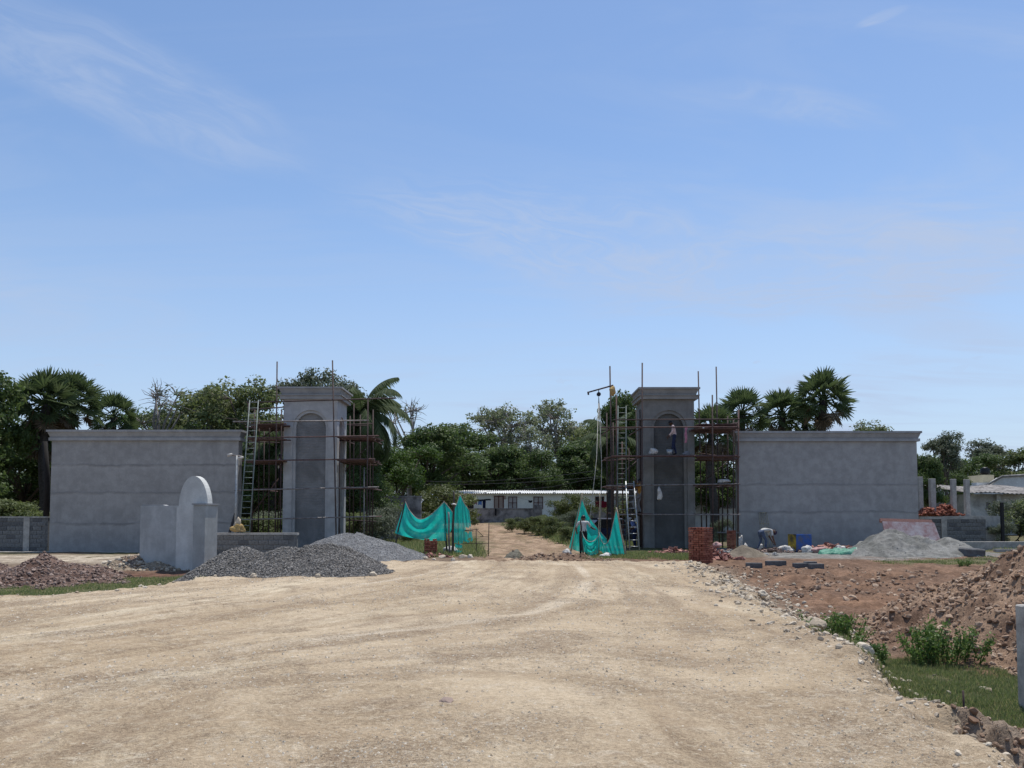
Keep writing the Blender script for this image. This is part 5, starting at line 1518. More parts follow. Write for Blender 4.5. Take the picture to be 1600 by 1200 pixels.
# weathered old house, right
root = empty('old_house', P(1550, 815, 58), 'weathered whitewashed house with a sagging cement-sheet roof', 'house')
a, b = P(1516, 772, 58), P(1650, 772, 58); z0 = gz(a.x, 58) - 0.1
MB().box((a.x, 58, z0), (b.x, 64, a.z)).build('wall', MAT['house_stain'], root)
MB().box((P(1534, 0, 57.6).x, 57.6, z0), (P(1540, 0, 57.6).x, 57.99, a.z)).build('porch_pillar', MAT['house_stain'], root)
n = 90; xs_ = np.linspace(a.x - 0.5, b.x + 0.3, n); m = MB(); V = []
for (yo, zo) in ((-1.0, 0.02), (6.2, 0.75)):
    for dz in (0.0, 0.05): V += [(x, 58 + yo, a.z + zo + dz + 0.03 * math.sin(k * 1.57) + 0.06 * math.sin(k * 0.11)) for k, x in enumerate(xs_)]
F = []
for i in range(n - 1): F += [(i, i + 1, n + i + 1, n + i), (n + i, n + i + 1, 3 * n + i + 1, 3 * n + i), (i + 1, i, 2 * n + i, 2 * n + i + 1)]
m.add(V, F); m.build('sheet_roof', MAT['roof_old'], root)
window(root, P(1519, 0, 58).x, P(1523, 0, 58).x, P(0, 797, 58).z, P(0, 786, 58).z, 58, ('glass_dark', 'old_wall'), 1)
window(root, P(1533, 0, 58).x, P(1536, 0, 58).x, P(0, 796, 58).z, P(0, 785, 58).z, 57.55, ('glass_dark', 'old_wall'), 1)
# white house with gable and water tank
root = empty('white_house', P(1560, 800, 84), 'white two-step house with a gable parapet behind the old house', 'house')
Y = 84; z0 = 0.8
a, b = P(1526, 754, Y), P(1660, 754, Y)
MB().box((a.x, Y, z0), (b.x, Y + 8, a.z)).build('wall', MAT['house_white'], root)
MB().box((a.x - 0.3, Y - 0.5, a.z - 0.5), (P(1560, 0, Y).x, Y - 0.01, a.z - 0.32)).build('eave', MAT['roof_sheet'], root)
t0, t1 = P(1536, 742, Y + 3), P(1553, 742, Y + 3)
MB().box((t0.x, Y + 3, a.z - 0.5), (t1.x, Y + 6, t0.z)).build('roof_room', MAT['house_yellow'], root)
g0, g1, g2, g3 = P(1541, 762, Y - 1), P(1565, 746, Y - 1), P(1600, 744, Y - 1), P(1640, 762, Y - 1)
m = MB(); m.prism([(g0.x, g0.z - 1.5), (g3.x, g0.z - 1.5), (g3.x, g0.z), (g2.x, g2.z), (g1.x, g1.z), (g0.x, g0.z)], 0.9, Matrix.Translation((0, Y - 1, 0))); m.build('gable', MAT['house_white'], root)
m = MB(); m.path([g0 + Vector((-0.3, -0.1, 0.05)), g1 + Vector((0, -0.1, 0.1)), g2 + Vector((0, -0.1, 0.1))], 0.12, 6); m.build('parapet_band', MAT['roof_old'], root)
for u in (1577, 1584): MB().box((P(u, 0, Y - 1).x, Y - 1.03, P(0, 757, Y - 1).z), (P(u + 4, 0, Y - 1).x, Y - 0.99, P(0, 748.5, Y - 1).z)).build('gable_vent', MAT['glass_dark'], root)
p = P(1539, 741.5, Y + 4)
root = empty('water_tank', p, 'black plastic water tank on the roof room of the white house', 'water tank')
MB().path([p, p + Vector((0, 0, .15)), p + Vector((0, 0, 0.5)), p + Vector((0, 0, .55)), p + Vector((0, 0, 0.62))], [0.42, 0.46, 0.46, 0.43, 0.46], 18).build('tank_body', MAT['black'], root)
MB().path([p + Vector((0, 0, 0.621)), p + Vector((0, 0, 0.72)), p + Vector((0, 0, 0.78))], [0.42, 0.25, 0.18], 18).build('lid', MAT['black'], root)
root = empty('small_house', P(1448, 810, 64), 'cream house corner seen between the bare column stubs', 'house')
a, b = P(1425, 777, 64), P(1472, 777, 64)
MB().box((a.x, 64, 0.3), (b.x, 69, a.z)).build('wall', MAT['house_yellow'], root)
MB().box((a.x - 0.2, 63.7, a.z + 0.002), (b.x + 0.2, 69.2, a.z + 0.15)).build('roof', MAT['concrete'], root)
window(root, P(1449, 0, 64).x, P(1453, 0, 64).x, P(0, 784, 64).z, P(0, 779, 64).z, 64, ('glass_dark', 'old_wall'), 1)
root = empty('small_house', P(1470, 800, 80), 'white house front showing behind the thick column stub', 'house')
a, b = P(1462, 763, 80), P(1530, 763, 80)
MB().box((a.x, 80, 0.5), (b.x, 86, a.z)).build('wall', MAT['house_white'], root)
MB().box((a.x - 0.2, 79.7, a.z + 0.002), (b.x + 0.2, 86.2, a.z + 0.15)).build('roof', MAT['concrete'], root)
# overhead cables in front of the trees
for i, pts in enumerate(([(560, 742), (700, 753), (850, 745), (965, 730), (1150, 700)], [(560, 752), (700, 757), (850, 752), (965, 742), (1150, 725)], [(760, 768), (850, 762), (905, 752), (965, 740), (1150, 690)])):
    one('overhead_cable', MAT['wire'], P(800, 750, 78), ('upper grey cable sagging across the dark trees', 'middle grey cable sagging across the dark trees', 'steeper grey cable rising from the bungalow roof')[i], 'cable',
        lambda m: m.path([P(u, v, 78) for u, v in [tuple(c[:2]) for c in catmull([(a_, b_, 0) for a_, b_ in pts], 24)]], 0.022, 4))

# ------------------------------------------------------------------ car
def car(label, c, yaw_):
    root = empty('parked_car', c, label, 'car')
    M = Mrot(c, yaw_)
    L, Wd = 3.75, 1.6
    def loft(secs):
        m = MB(); n = len(secs[0]); vs_ = [M @ Vector(p_) for s in secs for p_ in s]
        F = [(i * n + k, i * n + (k + 1) % n, (i + 1) * n + (k + 1) % n, (i + 1) * n + k) for i in range(len(secs) - 1) for k in range(n)]
        F += [tuple(reversed(range(n))), tuple((len(secs) - 1) * n + k for k in range(n))]
        m.add(vs_, F); return m
    def sec(x, z0_, z1_, w, w2):
        return [(x, -w, z0_), (x, w, z0_), (x, w + 0.03, (z0_ + z1_) / 2), (x, w2, z1_), (x, -w2, z1_), (x, -w - 0.03, (z0_ + z1_) / 2)]
    b = loft([sec(-1.87, 0.35, 0.62, 0.66, 0.62), sec(-1.75, 0.24, 0.82, 0.76, 0.72), sec(-0.95, 0.2, 0.9, 0.79, 0.75), sec(1.2, 0.2, 0.93, 0.79, 0.75), sec(1.75, 0.26, 0.92, 0.77, 0.72), sec(1.87, 0.36, 0.7, 0.7, 0.66)])
    b.build('body', MAT['car'], root)
    cb = loft([[(-1.0, -0.72, 0.9), (-1.0, 0.72, 0.9), (-1.0, 0.72, 0.91), (-1.0, -0.72, 0.91)], [(-0.35, -0.70, 0.9), (-0.35, 0.70, 0.9), (-0.35, 0.56, 1.42), (-0.35, -0.56, 1.42)],
               [(1.0, -0.70, 0.9), (1.0, 0.70, 0.9), (1.0, 0.55, 1.43), (1.0, -0.55, 1.43)], [(1.62, -0.7, 0.9), (1.62, 0.7, 0.9), (1.62, 0.68, 0.94), (1.62, -0.68, 0.94)]])
    cb.build('glasshouse', MAT['glass_dark'], root)
    loft([[(-0.42, -0.58, 1.40), (-0.42, 0.58, 1.40), (-0.42, 0.52, 1.45), (-0.42, -0.52, 1.45)], [(1.08, -0.57, 1.40), (1.08, 0.57, 1.40), (1.08, 0.5, 1.46), (1.08, -0.5, 1.46)]]).build('roof', MAT['car'], root)
    for x in (-1.2, 1.18):
        for s in (-1, 1):
            w = MB(); w.tube(M @ Vector((x, s * 0.66, 0.29)), M @ Vector((x, s * 0.83, 0.29)), 0.29, 0.29, 18); wo = w.build('wheel', MAT['tyre'], root)
            w = MB(); w.tube(M @ Vector((x, s * 0.828, 0.29)), M @ Vector((x, s * 0.845, 0.29)), 0.18, 0.16, 14); w.build('rim', MAT['alu'], wo)
    for s in (-1, 1):
        MB().bbox((-1.83, s * 0.55 - 0.14, 0.62), (-1.70, s * 0.55 + 0.14, 0.76), M, 0.02).build('headlight', MAT['sack'], root)
        MB().bbox((1.72, s * 0.58 - 0.12, 0.7), (1.85, s * 0.58 + 0.12, 0.86), M, 0.02).build('tail_light', MAT['c_red'], root)
    return root


p = P(955, 850, 46.5); p.z = gz(p.x, p.y)
car('dark blue car parked behind the peaked nets and ladders', p, R(200))


# ------------------------------------------------------------------ people
def person(label, base, yaw_, h, J, cloth_up, cloth_low, sleeve='short', shoes='c_black', hair=True, cap=None):
    """J: joint overrides in a 1.7 m figure; x right, y forward, z up"""
    j = {'pelvis': (0, 0, .93), 'spine': (0, 0, 1.12), 'chest': (0, 0, 1.33), 'neck': (0, 0, 1.48), 'head': (0, .02, 1.585), 'crown': (0, .01, 1.66),
         'hipL': (-.095, 0, .88), 'hipR': (.095, 0, .88), 'kneeL': (-.11, .02, .49), 'kneeR': (.11, .02, .49), 'ankleL': (-.11, -.01, .09), 'ankleR': (.11, -.01, .09),
         'toeL': (-.13, .15, .035), 'toeR': (.13, .15, .035), 'shL': (-.185, 0, 1.40), 'shR': (.185, 0, 1.40), 'elL': (-.24, -.03, 1.13), 'elR': (.24, -.03, 1.13),
         'wrL': (-.25, .05, .90), 'wrR': (.25, .05, .90), 'haL': (-.25, .07, .83), 'haR': (.25, .07, .83)}
    j.update(J)
    for s, sg in (('L', -1), ('R', 1)):
        w, hnd = Vector(j['wr' + s]), Vector(j['ha' + s]); d = (hnd - w).normalized(); side = d.cross(Vector((sg, 0.3, 0.2))).normalized()
        oth = d.cross(side).normalized()
        for k, (off, ln) in enumerate(((-.03, .065), (-.01, .078), (.01, .072), (.03, .055))):
            j['f%s%d' % (s, k)] = tuple(hnd + side * off + d * 0.02); j['g%s%d' % (s, k)] = tuple(hnd + side * off * 1.1 + d * (0.02 + ln) + oth * 0.012)
        j['t%s' % s] = tuple(hnd + side * -.035 - d * .03); j['u%s' % s] = tuple(hnd + side * -.075 + d * .02)
    rad = {'pelvis': (.15, .115), 'spine': (.135, .105), 'chest': (.165, .115), 'neck': (.058, .058), 'head': (.085, .10), 'crown': (.06, .07), 'hip': (.092, .095), 'knee': (.062, .064),
           'ankle': (.043, .046), 'toe': (.042, .03), 'sh': (.07, .068), 'el': (.046, .046), 'wr': (.031, .033), 'ha': (.04, .024)}
    E = [('pelvis', 'spine'), ('spine', 'chest'), ('chest', 'neck'), ('neck', 'head'), ('head', 'crown')]
    for s in 'LR':
        E += [('pelvis', 'hip' + s), ('hip' + s, 'knee' + s), ('knee' + s, 'ankle' + s), ('ankle' + s, 'toe' + s), ('chest', 'sh' + s), ('sh' + s, 'el' + s), ('el' + s, 'wr' + s), ('wr' + s, 'ha' + s)]
        E += [('f%s%d' % (s, k), 'g%s%d' % (s, k)) for k in range(4)] + [('t' + s, 'u' + s)]
    sc_ = h / 1.7
    bm = bmesh.new(); lay = bm.verts.layers.skin.verify(); vv = {}
    for k, c in j.items():
        v = bm.verts.new(Vector(c) * sc_); vv[k] = v
        rk = rad.get(k) or rad.get(k[:-1]) or (.010, .010)
        v[lay].radius = (rk[0] * sc_, rk[1] * sc_)
        v[lay].use_root = k == 'pelvis' or (k[0] == 'f' and len(k) == 3) or k in ('tL', 'tR')
    for a_, b_ in E: bm.edges.new((vv[a_], vv[b_]))
    me = bpy.data.meshes.new('tmp'); bm.to_mesh(me); bm.free()
    tmp = bpy.data.objects.new('tmp', me); COL.objects.link(tmp)
    sk = tmp.modifiers.new('s', 'SKIN'); sk.use_smooth_shade = True
    tmp.modifiers.new('d', 'SUBSURF').levels = 1
    dg = bpy.context.evaluated_depsgraph_get()
    body = bpy.data.meshes.new_from_object(tmp.evaluated_get(dg))
    bpy.data.objects.remove(tmp); bpy.data.meshes.remove(me)
    body.name = 'body'
    names = ['skin', cloth_up, cloth_low, shoes]
    body.materials.clear()
    for nm in names: body.materials.append(MAT[nm])
    segs = []
    for a_, b_ in E:
        g = 0
        if a_ in ('pelvis', 'spine') and b_ in ('spine', 'chest'): g = 1
        if b_ in ('shL', 'shR') or (a_ in ('shL', 'shR')): g = 1
        if a_[:2] == 'el' and sleeve == 'long': g = 1
        if b_[:3] == 'hip' or a_[:3] == 'hip' or a_[:4] == 'knee': g = 2
        if a_[:5] == 'ankle': g = 3
        if (a_, b_) == ('chest', 'neck'): g = 1
        segs.append((np.array(j[a_]) * sc_, np.array(j[b_]) * sc_, g, (a_, b_)))
    co = np.empty(len(body.polygons) * 3); body.polygons.foreach_get('center', co); co = co.reshape(-1, 3)
    best = np.full(len(co), 1e9); mi = np.zeros(len(co), int)
    for A_, B_, g, nm in segs:
        e = B_ - A_; t = np.clip(((co - A_) @ e) / max(e @ e, 1e-9), 0, 1)
        d = np.linalg.norm(co - A_ - t[:, None] * e, axis=1)
        gg = np.full(len(co), g)
        if nm == ('pelvis', 'spine'): gg = np.where(t < 0.45, 2, 1)
        if nm == ('chest', 'neck'): gg = np.where(t < 0.75, 1, 0)
        if nm[0] in ('shL', 'shR') and sleeve == 'short': gg = np.where(t < 0.8, 1, 0)
        k = d < best; best[k] = d[k]; mi[k] = gg[k]
    body.polygons.foreach_set('material_index', mi.astype(np.int32))
    root = empty('person', base, label, 'person'); root.rotation_euler.z = yaw_
    bo = link_mesh('body', body, [MAT['skin']], root)
    # head details: nose, ears, hair follow the head axis
    hd = Vector(j['head']) * sc_; cr = Vector(j['crown']) * sc_; nk = Vector(j['neck']) * sc_
    up = (cr - nk).normalized(); fw = Vector((0, 1, 0)); fw = (fw - up * fw.dot(up)); fw = fw.normalized() if fw.length > .1 else Vector((0, 0, -1)); rt = fw.cross(up)
    Q = Matrix((rt, fw, up)).transposed().to_4x4(); Q.translation = hd
    hm = MB()
    rings, seg_ = 7, 14; vs_ = []; fs_ = []
    for a_ in range(rings):
        ph = (a_ / (rings - 1)) * R(100)
        for b_ in range(seg_):
            th = b_ / seg_ * 2 * math.pi
            front = max(0, math.sin(th)); lim = ph * (1 - 0.38 * front)
            vs_.append(Q @ Vector((.100 * sc_ * math.sin(lim) * math.cos(th), .116 * sc_ * math.sin(lim) * math.sin(th) - .008, .02 * sc_ + .118 * sc_ * math.cos(lim))))
    for a_ in range(rings - 1):
        for b_ in range(seg_): fs_.append((a_ * seg_ + b_, a_ * seg_ + (b_ + 1) % seg_, (a_ + 1) * seg_ + (b_ + 1) % seg_, (a_ + 1) * seg_ + b_))
    hm.add(vs_, fs_, True)
    ho = hm.build('head_cloth' if cap else 'hair', MAT[cap or 'hair'], None); ho.parent = root
    fm = MB()
    fm.path([Q @ Vector((0, .10, .03)) * 1, Q @ Vector((0, .118, -.005)), Q @ Vector((0, .095, -.02))], [.008, .016, .008], 6)
    for s in (-1, 1): fm.path([Q @ Vector((s * .088, -.005, .03)), Q @ Vector((s * .10, -.015, .005)), Q @ Vector((s * .086, -.005, -.025))], [.01, .018, .008], 6)
    fo = fm.build('face_features', MAT['skin'], None); fo.parent = root
    return root


# workman standing on the planks, facing the pier's far side and looking down
b = P(1054, 711.3, 39.75)
person('workman in a pale pink shirt and jeans standing on the pier planks', b, R(80), 1.68,
       {'chest': (0, .05, 1.32), 'neck': (0, .10, 1.46), 'head': (0, .17, 1.55), 'crown': (0, .20, 1.62), 'shL': (-.185, .06, 1.39), 'shR': (.185, .06, 1.39), 'elL': (-.23, .10, 1.13), 'elR': (.23, .08, 1.13),
        'wrL': (-.17, .24, 0.97), 'wrR': (.18, .22, .94), 'haL': (-.15, .30, .92), 'haR': (.17, .28, .88), 'kneeL': (-.11, .08, .49), 'ankleL': (-.12, .12, .09), 'toeL': (-.13, .28, .035), 'ankleR': (.11, -.08, .09), 'toeR': (.12, .08, .035)},
       'c_pink', 'c_jeans', 'long')
# workman among the nets, seen from behind
b = pg(911.5, 863, 34.1); b.z += 0.03
person('workman in an off-white shirt standing between the teal nets', b, R(0), 1.66,
       {'chest': (0, .04, 1.31), 'neck': (.01, .08, 1.45), 'head': (.015, .12, 1.55), 'crown': (.02, .13, 1.63), 'elR': (.33, .12, 1.18), 'wrR': (.46, .28, 1.10), 'haR': (.51, .34, 1.09), 'elL': (-.30, .05, 1.14), 'wrL': (-.26, .25, .98), 'haL': (-.24, .31, .95)},
       'c_white', 'c_black', 'short')
# stooping workman by the wall
b = pg(1192, 857, 37.0); b.z += 0.02
person('workman stooping double in dark clothes and a white vest by the smooth wall', b, R(-82), 1.68,
       {'pelvis': (0, -.12, .90), 'spine': (0, .08, .98), 'chest': (0, .29, 1.0), 'neck': (0, .44, .93), 'head': (0, .55, .87), 'crown': (0, .61, .83), 'shL': (-.185, .33, .96), 'shR': (.185, .33, .96),
        'elL': (-.21, .40, .68), 'elR': (.22, .36, .68), 'wrL': (-.14, .52, .44), 'wrR': (.15, .48, .42), 'haL': (-.12, .56, .37), 'haR': (.13, .52, .35), 'hipL': (-.095, -.12, .86), 'hipR': (.095, -.12, .86),
        'kneeL': (-.13, -.02, .48), 'kneeR': (.12, .12, .50), 'ankleL': (-.13, -.22, .09), 'toeL': (-.14, -.06, .035), 'ankleR': (.12, .06, .09), 'toeR': (.13, .22, .035)},
       'c_white', 'c_denim', 'short', cap='c_purple')
# man perched on the scaffold behind the short ladder
b = P(1000, 802, 40.0); b.z -= 0.02
person('workman in an orange shirt perched on the scaffold behind the silver ladder', b, R(70), 1.66,
       {'kneeL': (-.12, .34, .62), 'ankleL': (-.12, .25, .22), 'toeL': (-.12, .40, .16), 'kneeR': (.12, .12, .50), 'elR': (.26, .2, 1.5), 'wrR': (.22, .33, 1.70), 'haR': (.22, .36, 1.77), 'elL': (-.26, .18, 1.2), 'wrL': (-.2, .35, 1.3), 'haL': (-.19, .40, 1.34)},
       'c_orange', 'c_grey', 'short')
rod(SCB, 'ledger', P(960, 804.5, 40.0), P(1012, 804, 40.0), 0.03, 'pipe_grey')
for k in range(2): MB().box((P(978, 0, 40).x, 39.85 + 0.26 * k, P(0, 803.5, 40).z), (P(1012, 0, 40).x, 40.08 + 0.26 * k, P(0, 803.5, 40).z + 0.045)).build('plank', MAT['plank'], SCB)
# person behind the silver ladder on the ground
b = pg(992, 858, 41.0)
person('workman in a blue and white shirt standing behind the silver ladder', b, R(60), 1.6,
       {'chest': (0, .1, 1.28), 'neck': (0, .18, 1.4), 'head': (0, .25, 1.48), 'crown': (0, .27, 1.55), 'shL': (-.185, .1, 1.34), 'shR': (.185, .1, 1.34), 'wrL': (-.2, .3, .9), 'haL': (-.19, .35, .85)},
       'c_blue', 'c_navy', 'short', cap='c_white')
# man on the other scaffold behind the pier's edge
b = P(437, 763, 40.4)
person('workman in a grey-white shirt standing on the scaffold behind the dry pier edge', b, R(-60), 1.66, {'elL': (-.25, .15, 1.2), 'wrL': (-.2, .38, 1.25), 'haL': (-.19, .44, 1.27)}, 'c_white', 'c_black', 'short')
rod(SCA, 'ledger', P(395, 765, 40.4), P(446, 765, 40.4), 0.035, 'rust')
for k in range(2): MB().box((P(405, 0, 40).x, 40.2 + 0.26 * k, P(0, 764.5, 40.4).z), (P(446, 0, 40).x, 40.43 + 0.26 * k, P(0, 764.5, 40.4).z + 0.045)).build('plank', MAT['plank'], SCA)


# ------------------------------------------------------------------ vegetation
def leaf_mesh(name, C, S, outward, seed, aspect=0.5, tints=None):
    """one folded diamond leaf (two triangles sharing the midrib) per point"""
    r = np.random.RandomState(seed); n = len(C)
    nrm = outward + r.randn(n, 3) * 0.75 + np.array([0, 0, 0.35]); nrm /= np.linalg.norm(nrm, axis=1)[:, None] + 1e-9
    d = np.cross(nrm, r.randn(n, 3)); d /= np.linalg.norm(d, axis=1)[:, None] + 1e-9
    d[:, 2] -= 0.25; d /= np.linalg.norm(d, axis=1)[:, None]
    w = np.cross(nrm, d)
    S = S[:, None]
    a = C - d * S; b = C + d * S
    l = C + w * S * aspect - nrm * S * 0.12; q = C - w * S * aspect - nrm * S * 0.12
    V = np.stack([a, l, b, q], 1).reshape(-1, 3)
    k = np.arange(n)[:, None] * 4
    F = np.concatenate([k + np.array([[0, 1, 2]]), k + np.array([[0, 2, 3]])], 0)
    me = np_mesh(name, V, F)
    t = r.rand(n) if tints is None else tints
    at = me.attributes.new('tint', 'FLOAT', 'POINT'); at.data.foreach_set('value', np.repeat(t, 4).astype(np.float32))
    return me


def make_tree(seed, H, R_, low, nl, clumps, per, cr, ls, leafm, barkm, aspect=0.5, shape=1.0, open_=0.0, bare=0.0, trunks=1, trunk_r=None):
    """proto tree at the origin: trunk mesh with limbs and a crown of leaf clumps. low = crown base as a share of H"""
    q = np.random.RandomState(seed); rnd = random.Random(seed)
    m = MB(); tr = trunk_r or H * 0.022
    # lobes
    lobes = []
    for k in range(nl):
        t = (k + 0.5) / nl; an = k * 2.4 + q.rand(); hh = low + (1 - low) * (0.18 + 0.68 * q.rand())
        rad = R_ * (0.62 * math.sqrt(q.rand())) * (1.15 - 0.55 * max(0, (hh - 0.55) / 0.45) * shape)
        lobes.append((np.array([rad * math.cos(an), rad * math.sin(an), hh * H]), R_ * (0.34 + 0.24 * q.rand()) * (1.0 - 0.25 * (hh > 0.75))))
    lobes.append((np.array([0, 0, H * (1 - 0.26 * (1 - low))]), R_ * 0.36))
    top = Vector((q.uniform(-.3, .3), q.uniform(-.3, .3), H * (low + 0.12)))
    for k in range(trunks):
        b0 = Vector((0.5 * k * math.cos(k * 2), 0.5 * k * math.sin(k * 2), -0.3))
        m.path([b0, b0.lerp(top, .35) + Vector((q.uniform(-.15, .15), q.uniform(-.15, .15), 0)), b0.lerp(top, .7) + Vector((q.uniform(-.2, .2), q.uniform(-.2, .2), 0)), top], [tr * 1.35, tr, tr * .85, tr * .7], 8)
    CC, OO, TT, SS = [], [], [], []
    for li, (c, lr) in enumerate(lobes):
        cv = Vector(c); st = top.lerp(Vector((0, 0, H * low * 0.9)), q.rand() * 0.3)
        mid = st.lerp(cv, .5) + Vector((q.uniform(-.4, .4), q.uniform(-.4, .4), q.uniform(0, .5)))
        m.path([st, mid, cv], [tr * .5, tr * .34, tr * .2], 6)
        nc = max(3, int(clumps / len(lobes)))
        for k in range(nc):
            d = q.randn(3); d /= np.linalg.norm(d)
            if d[2] < -0.35: d[2] *= -0.5
            rr_ = lr * (0.55 + 0.5 * q.rand() ** 0.6)
            p = c + d * rr_ * np.array([1, 1, 0.82])
            if p[2] < H * low * 0.8: continue
            if q.rand() < 0.45 or open_ > 0.3:
                pv = Vector(p) + Vector(d) * cr * (0.5 + bare); mid = cv.lerp(pv, .55) + Vector((q.uniform(-.2, .2), q.uniform(-.2, .2), q.uniform(-.1, .25)))
                m.path([cv, mid, pv], [tr * .16, tr * .10, tr * .035], 4, False)
            if q.rand() < open_ * 0.5 or q.rand() < bare: continue
            npl = int(per * (0.6 + 0.8 * q.rand()))
            off = q.randn(npl, 3); off /= np.linalg.norm(off, axis=1)[:, None]; rr2 = cr * (0.25 + 0.75 * q.rand(npl, 1) ** 0.5) * (0.7 + 0.6 * q.rand())
            CC.append(p + off * rr2 * np.array([1, 1, 0.7])); OO.append(off * 0.8 + d * 0.5)
            TT.append(np.clip(q.rand() * 0.55 + q.rand(npl) * 0.45, 0, 1)); SS.append(ls * (0.6 + 0.7 * q.rand(npl)))
    C = np.concatenate(CC)
    crown = leaf_mesh('crown', C, np.concatenate(SS), np.concatenate(OO), seed, aspect, np.concatenate(TT))
    crown.materials.append(leafm)
    o = m.build('trunk', barkm, None); tm = o.data; bpy.data.objects.remove(o)
    return (H, tm, crown)


def plant_tree(proto, name, label, cat, x, y, h, yaw_=0, group=None, squash=1.0):
    H, tm, cm = proto
    e = empty(name, (x, y, gz(x, y) - 0.05), label, cat, group)
    s = h / H; e.scale = (s * squash, s * squash, s); e.rotation_euler.z = yaw_
    link_mesh('trunk', tm, [], e); link_mesh('crown', cm, [], e)
    return e


T_dark = [make_tree(1, 10, 4.6, 0.22, 13, 330, 60, 0.75, 0.145, MAT['leaf_dark'], MAT['bark'], 0.5, 0.6),
          make_tree(2, 10, 5.0, 0.16, 15, 360, 60, 0.78, 0.145, MAT['leaf_dark'], MAT['bark'], 0.5, 0.6)]
T_bright = make_tree(3, 9, 4.6, 0.15, 13, 330, 62, 0.72, 0.13, MAT['leaf_bright'], MAT['bark'], 0.42, 0.5)
T_mid = [make_tree(4, 12, 4.4, 0.3, 12, 300, 46, 0.7, 0.15, MAT['leaf_mid'], MAT['bark'], 0.55, 1.0, 0.25),
         make_tree(5, 12, 4.0, 0.35, 11, 260, 44, 0.68, 0.15, MAT['leaf_mid'], MAT['bark_pale'], 0.55, 1.0, 0.3)]
T_pale = [make_tree(6, 15, 5.0, 0.36, 13, 300, 22, 0.66, 0.165, MAT['leaf_pale'], MAT['bark_pale'], 0.6, 0.9, 0.55, 0.06),
          make_tree(7, 15, 4.6, 0.40, 12, 280, 21, 0.62, 0.165, MAT['leaf_pale'], MAT['bark_pale'], 0.6, 0.9, 0.6, 0.1)]
T_bare = make_tree(8, 11, 3.2, 0.4, 10, 150, 10, 0.5, 0.13, MAT['leaf_grey'], MAT['bark_pale'], 0.5, 0.8, 0.9, 0.75)
T_tall = make_tree(9, 12, 3.0, 0.28, 12, 280, 48, 0.6, 0.14, MAT['leaf_grey'], MAT['bark'], 0.45, 0.8, 0.25)
T_bush = make_tree(10, 3, 1.9, 0.08, 9, 170, 52, 0.42, 0.085, MAT['leaf_olive'], MAT['bark'], 0.4, 0.3, 0.1, 0, 2, 0.05)
T_bush2 = make_tree(11, 3, 2.0, 0.06, 9, 170, 52, 0.42, 0.085, MAT['leaf_mid'], MAT['bark'], 0.45, 0.3, 0.1, 0, 2, 0.05)
T_bush3 = make_tree(12, 3, 2.0, 0.06, 9, 170, 48, 0.42, 0.08, MAT['leaf_grey'], MAT['bark'], 0.4, 0.3, 0.15, 0, 2, 0.05)


def tree_at(proto, u, vtop, Y, label, name='broadleaf_tree', cat='tree', group=None, yaw_=0, squash=1.0):
    p = P(u, vtop, Y); g = gz(p.x, Y)
    return plant_tree(proto, name, label, cat, p.x, Y, (p.z - g) * 1.04, yaw_, group, squash)


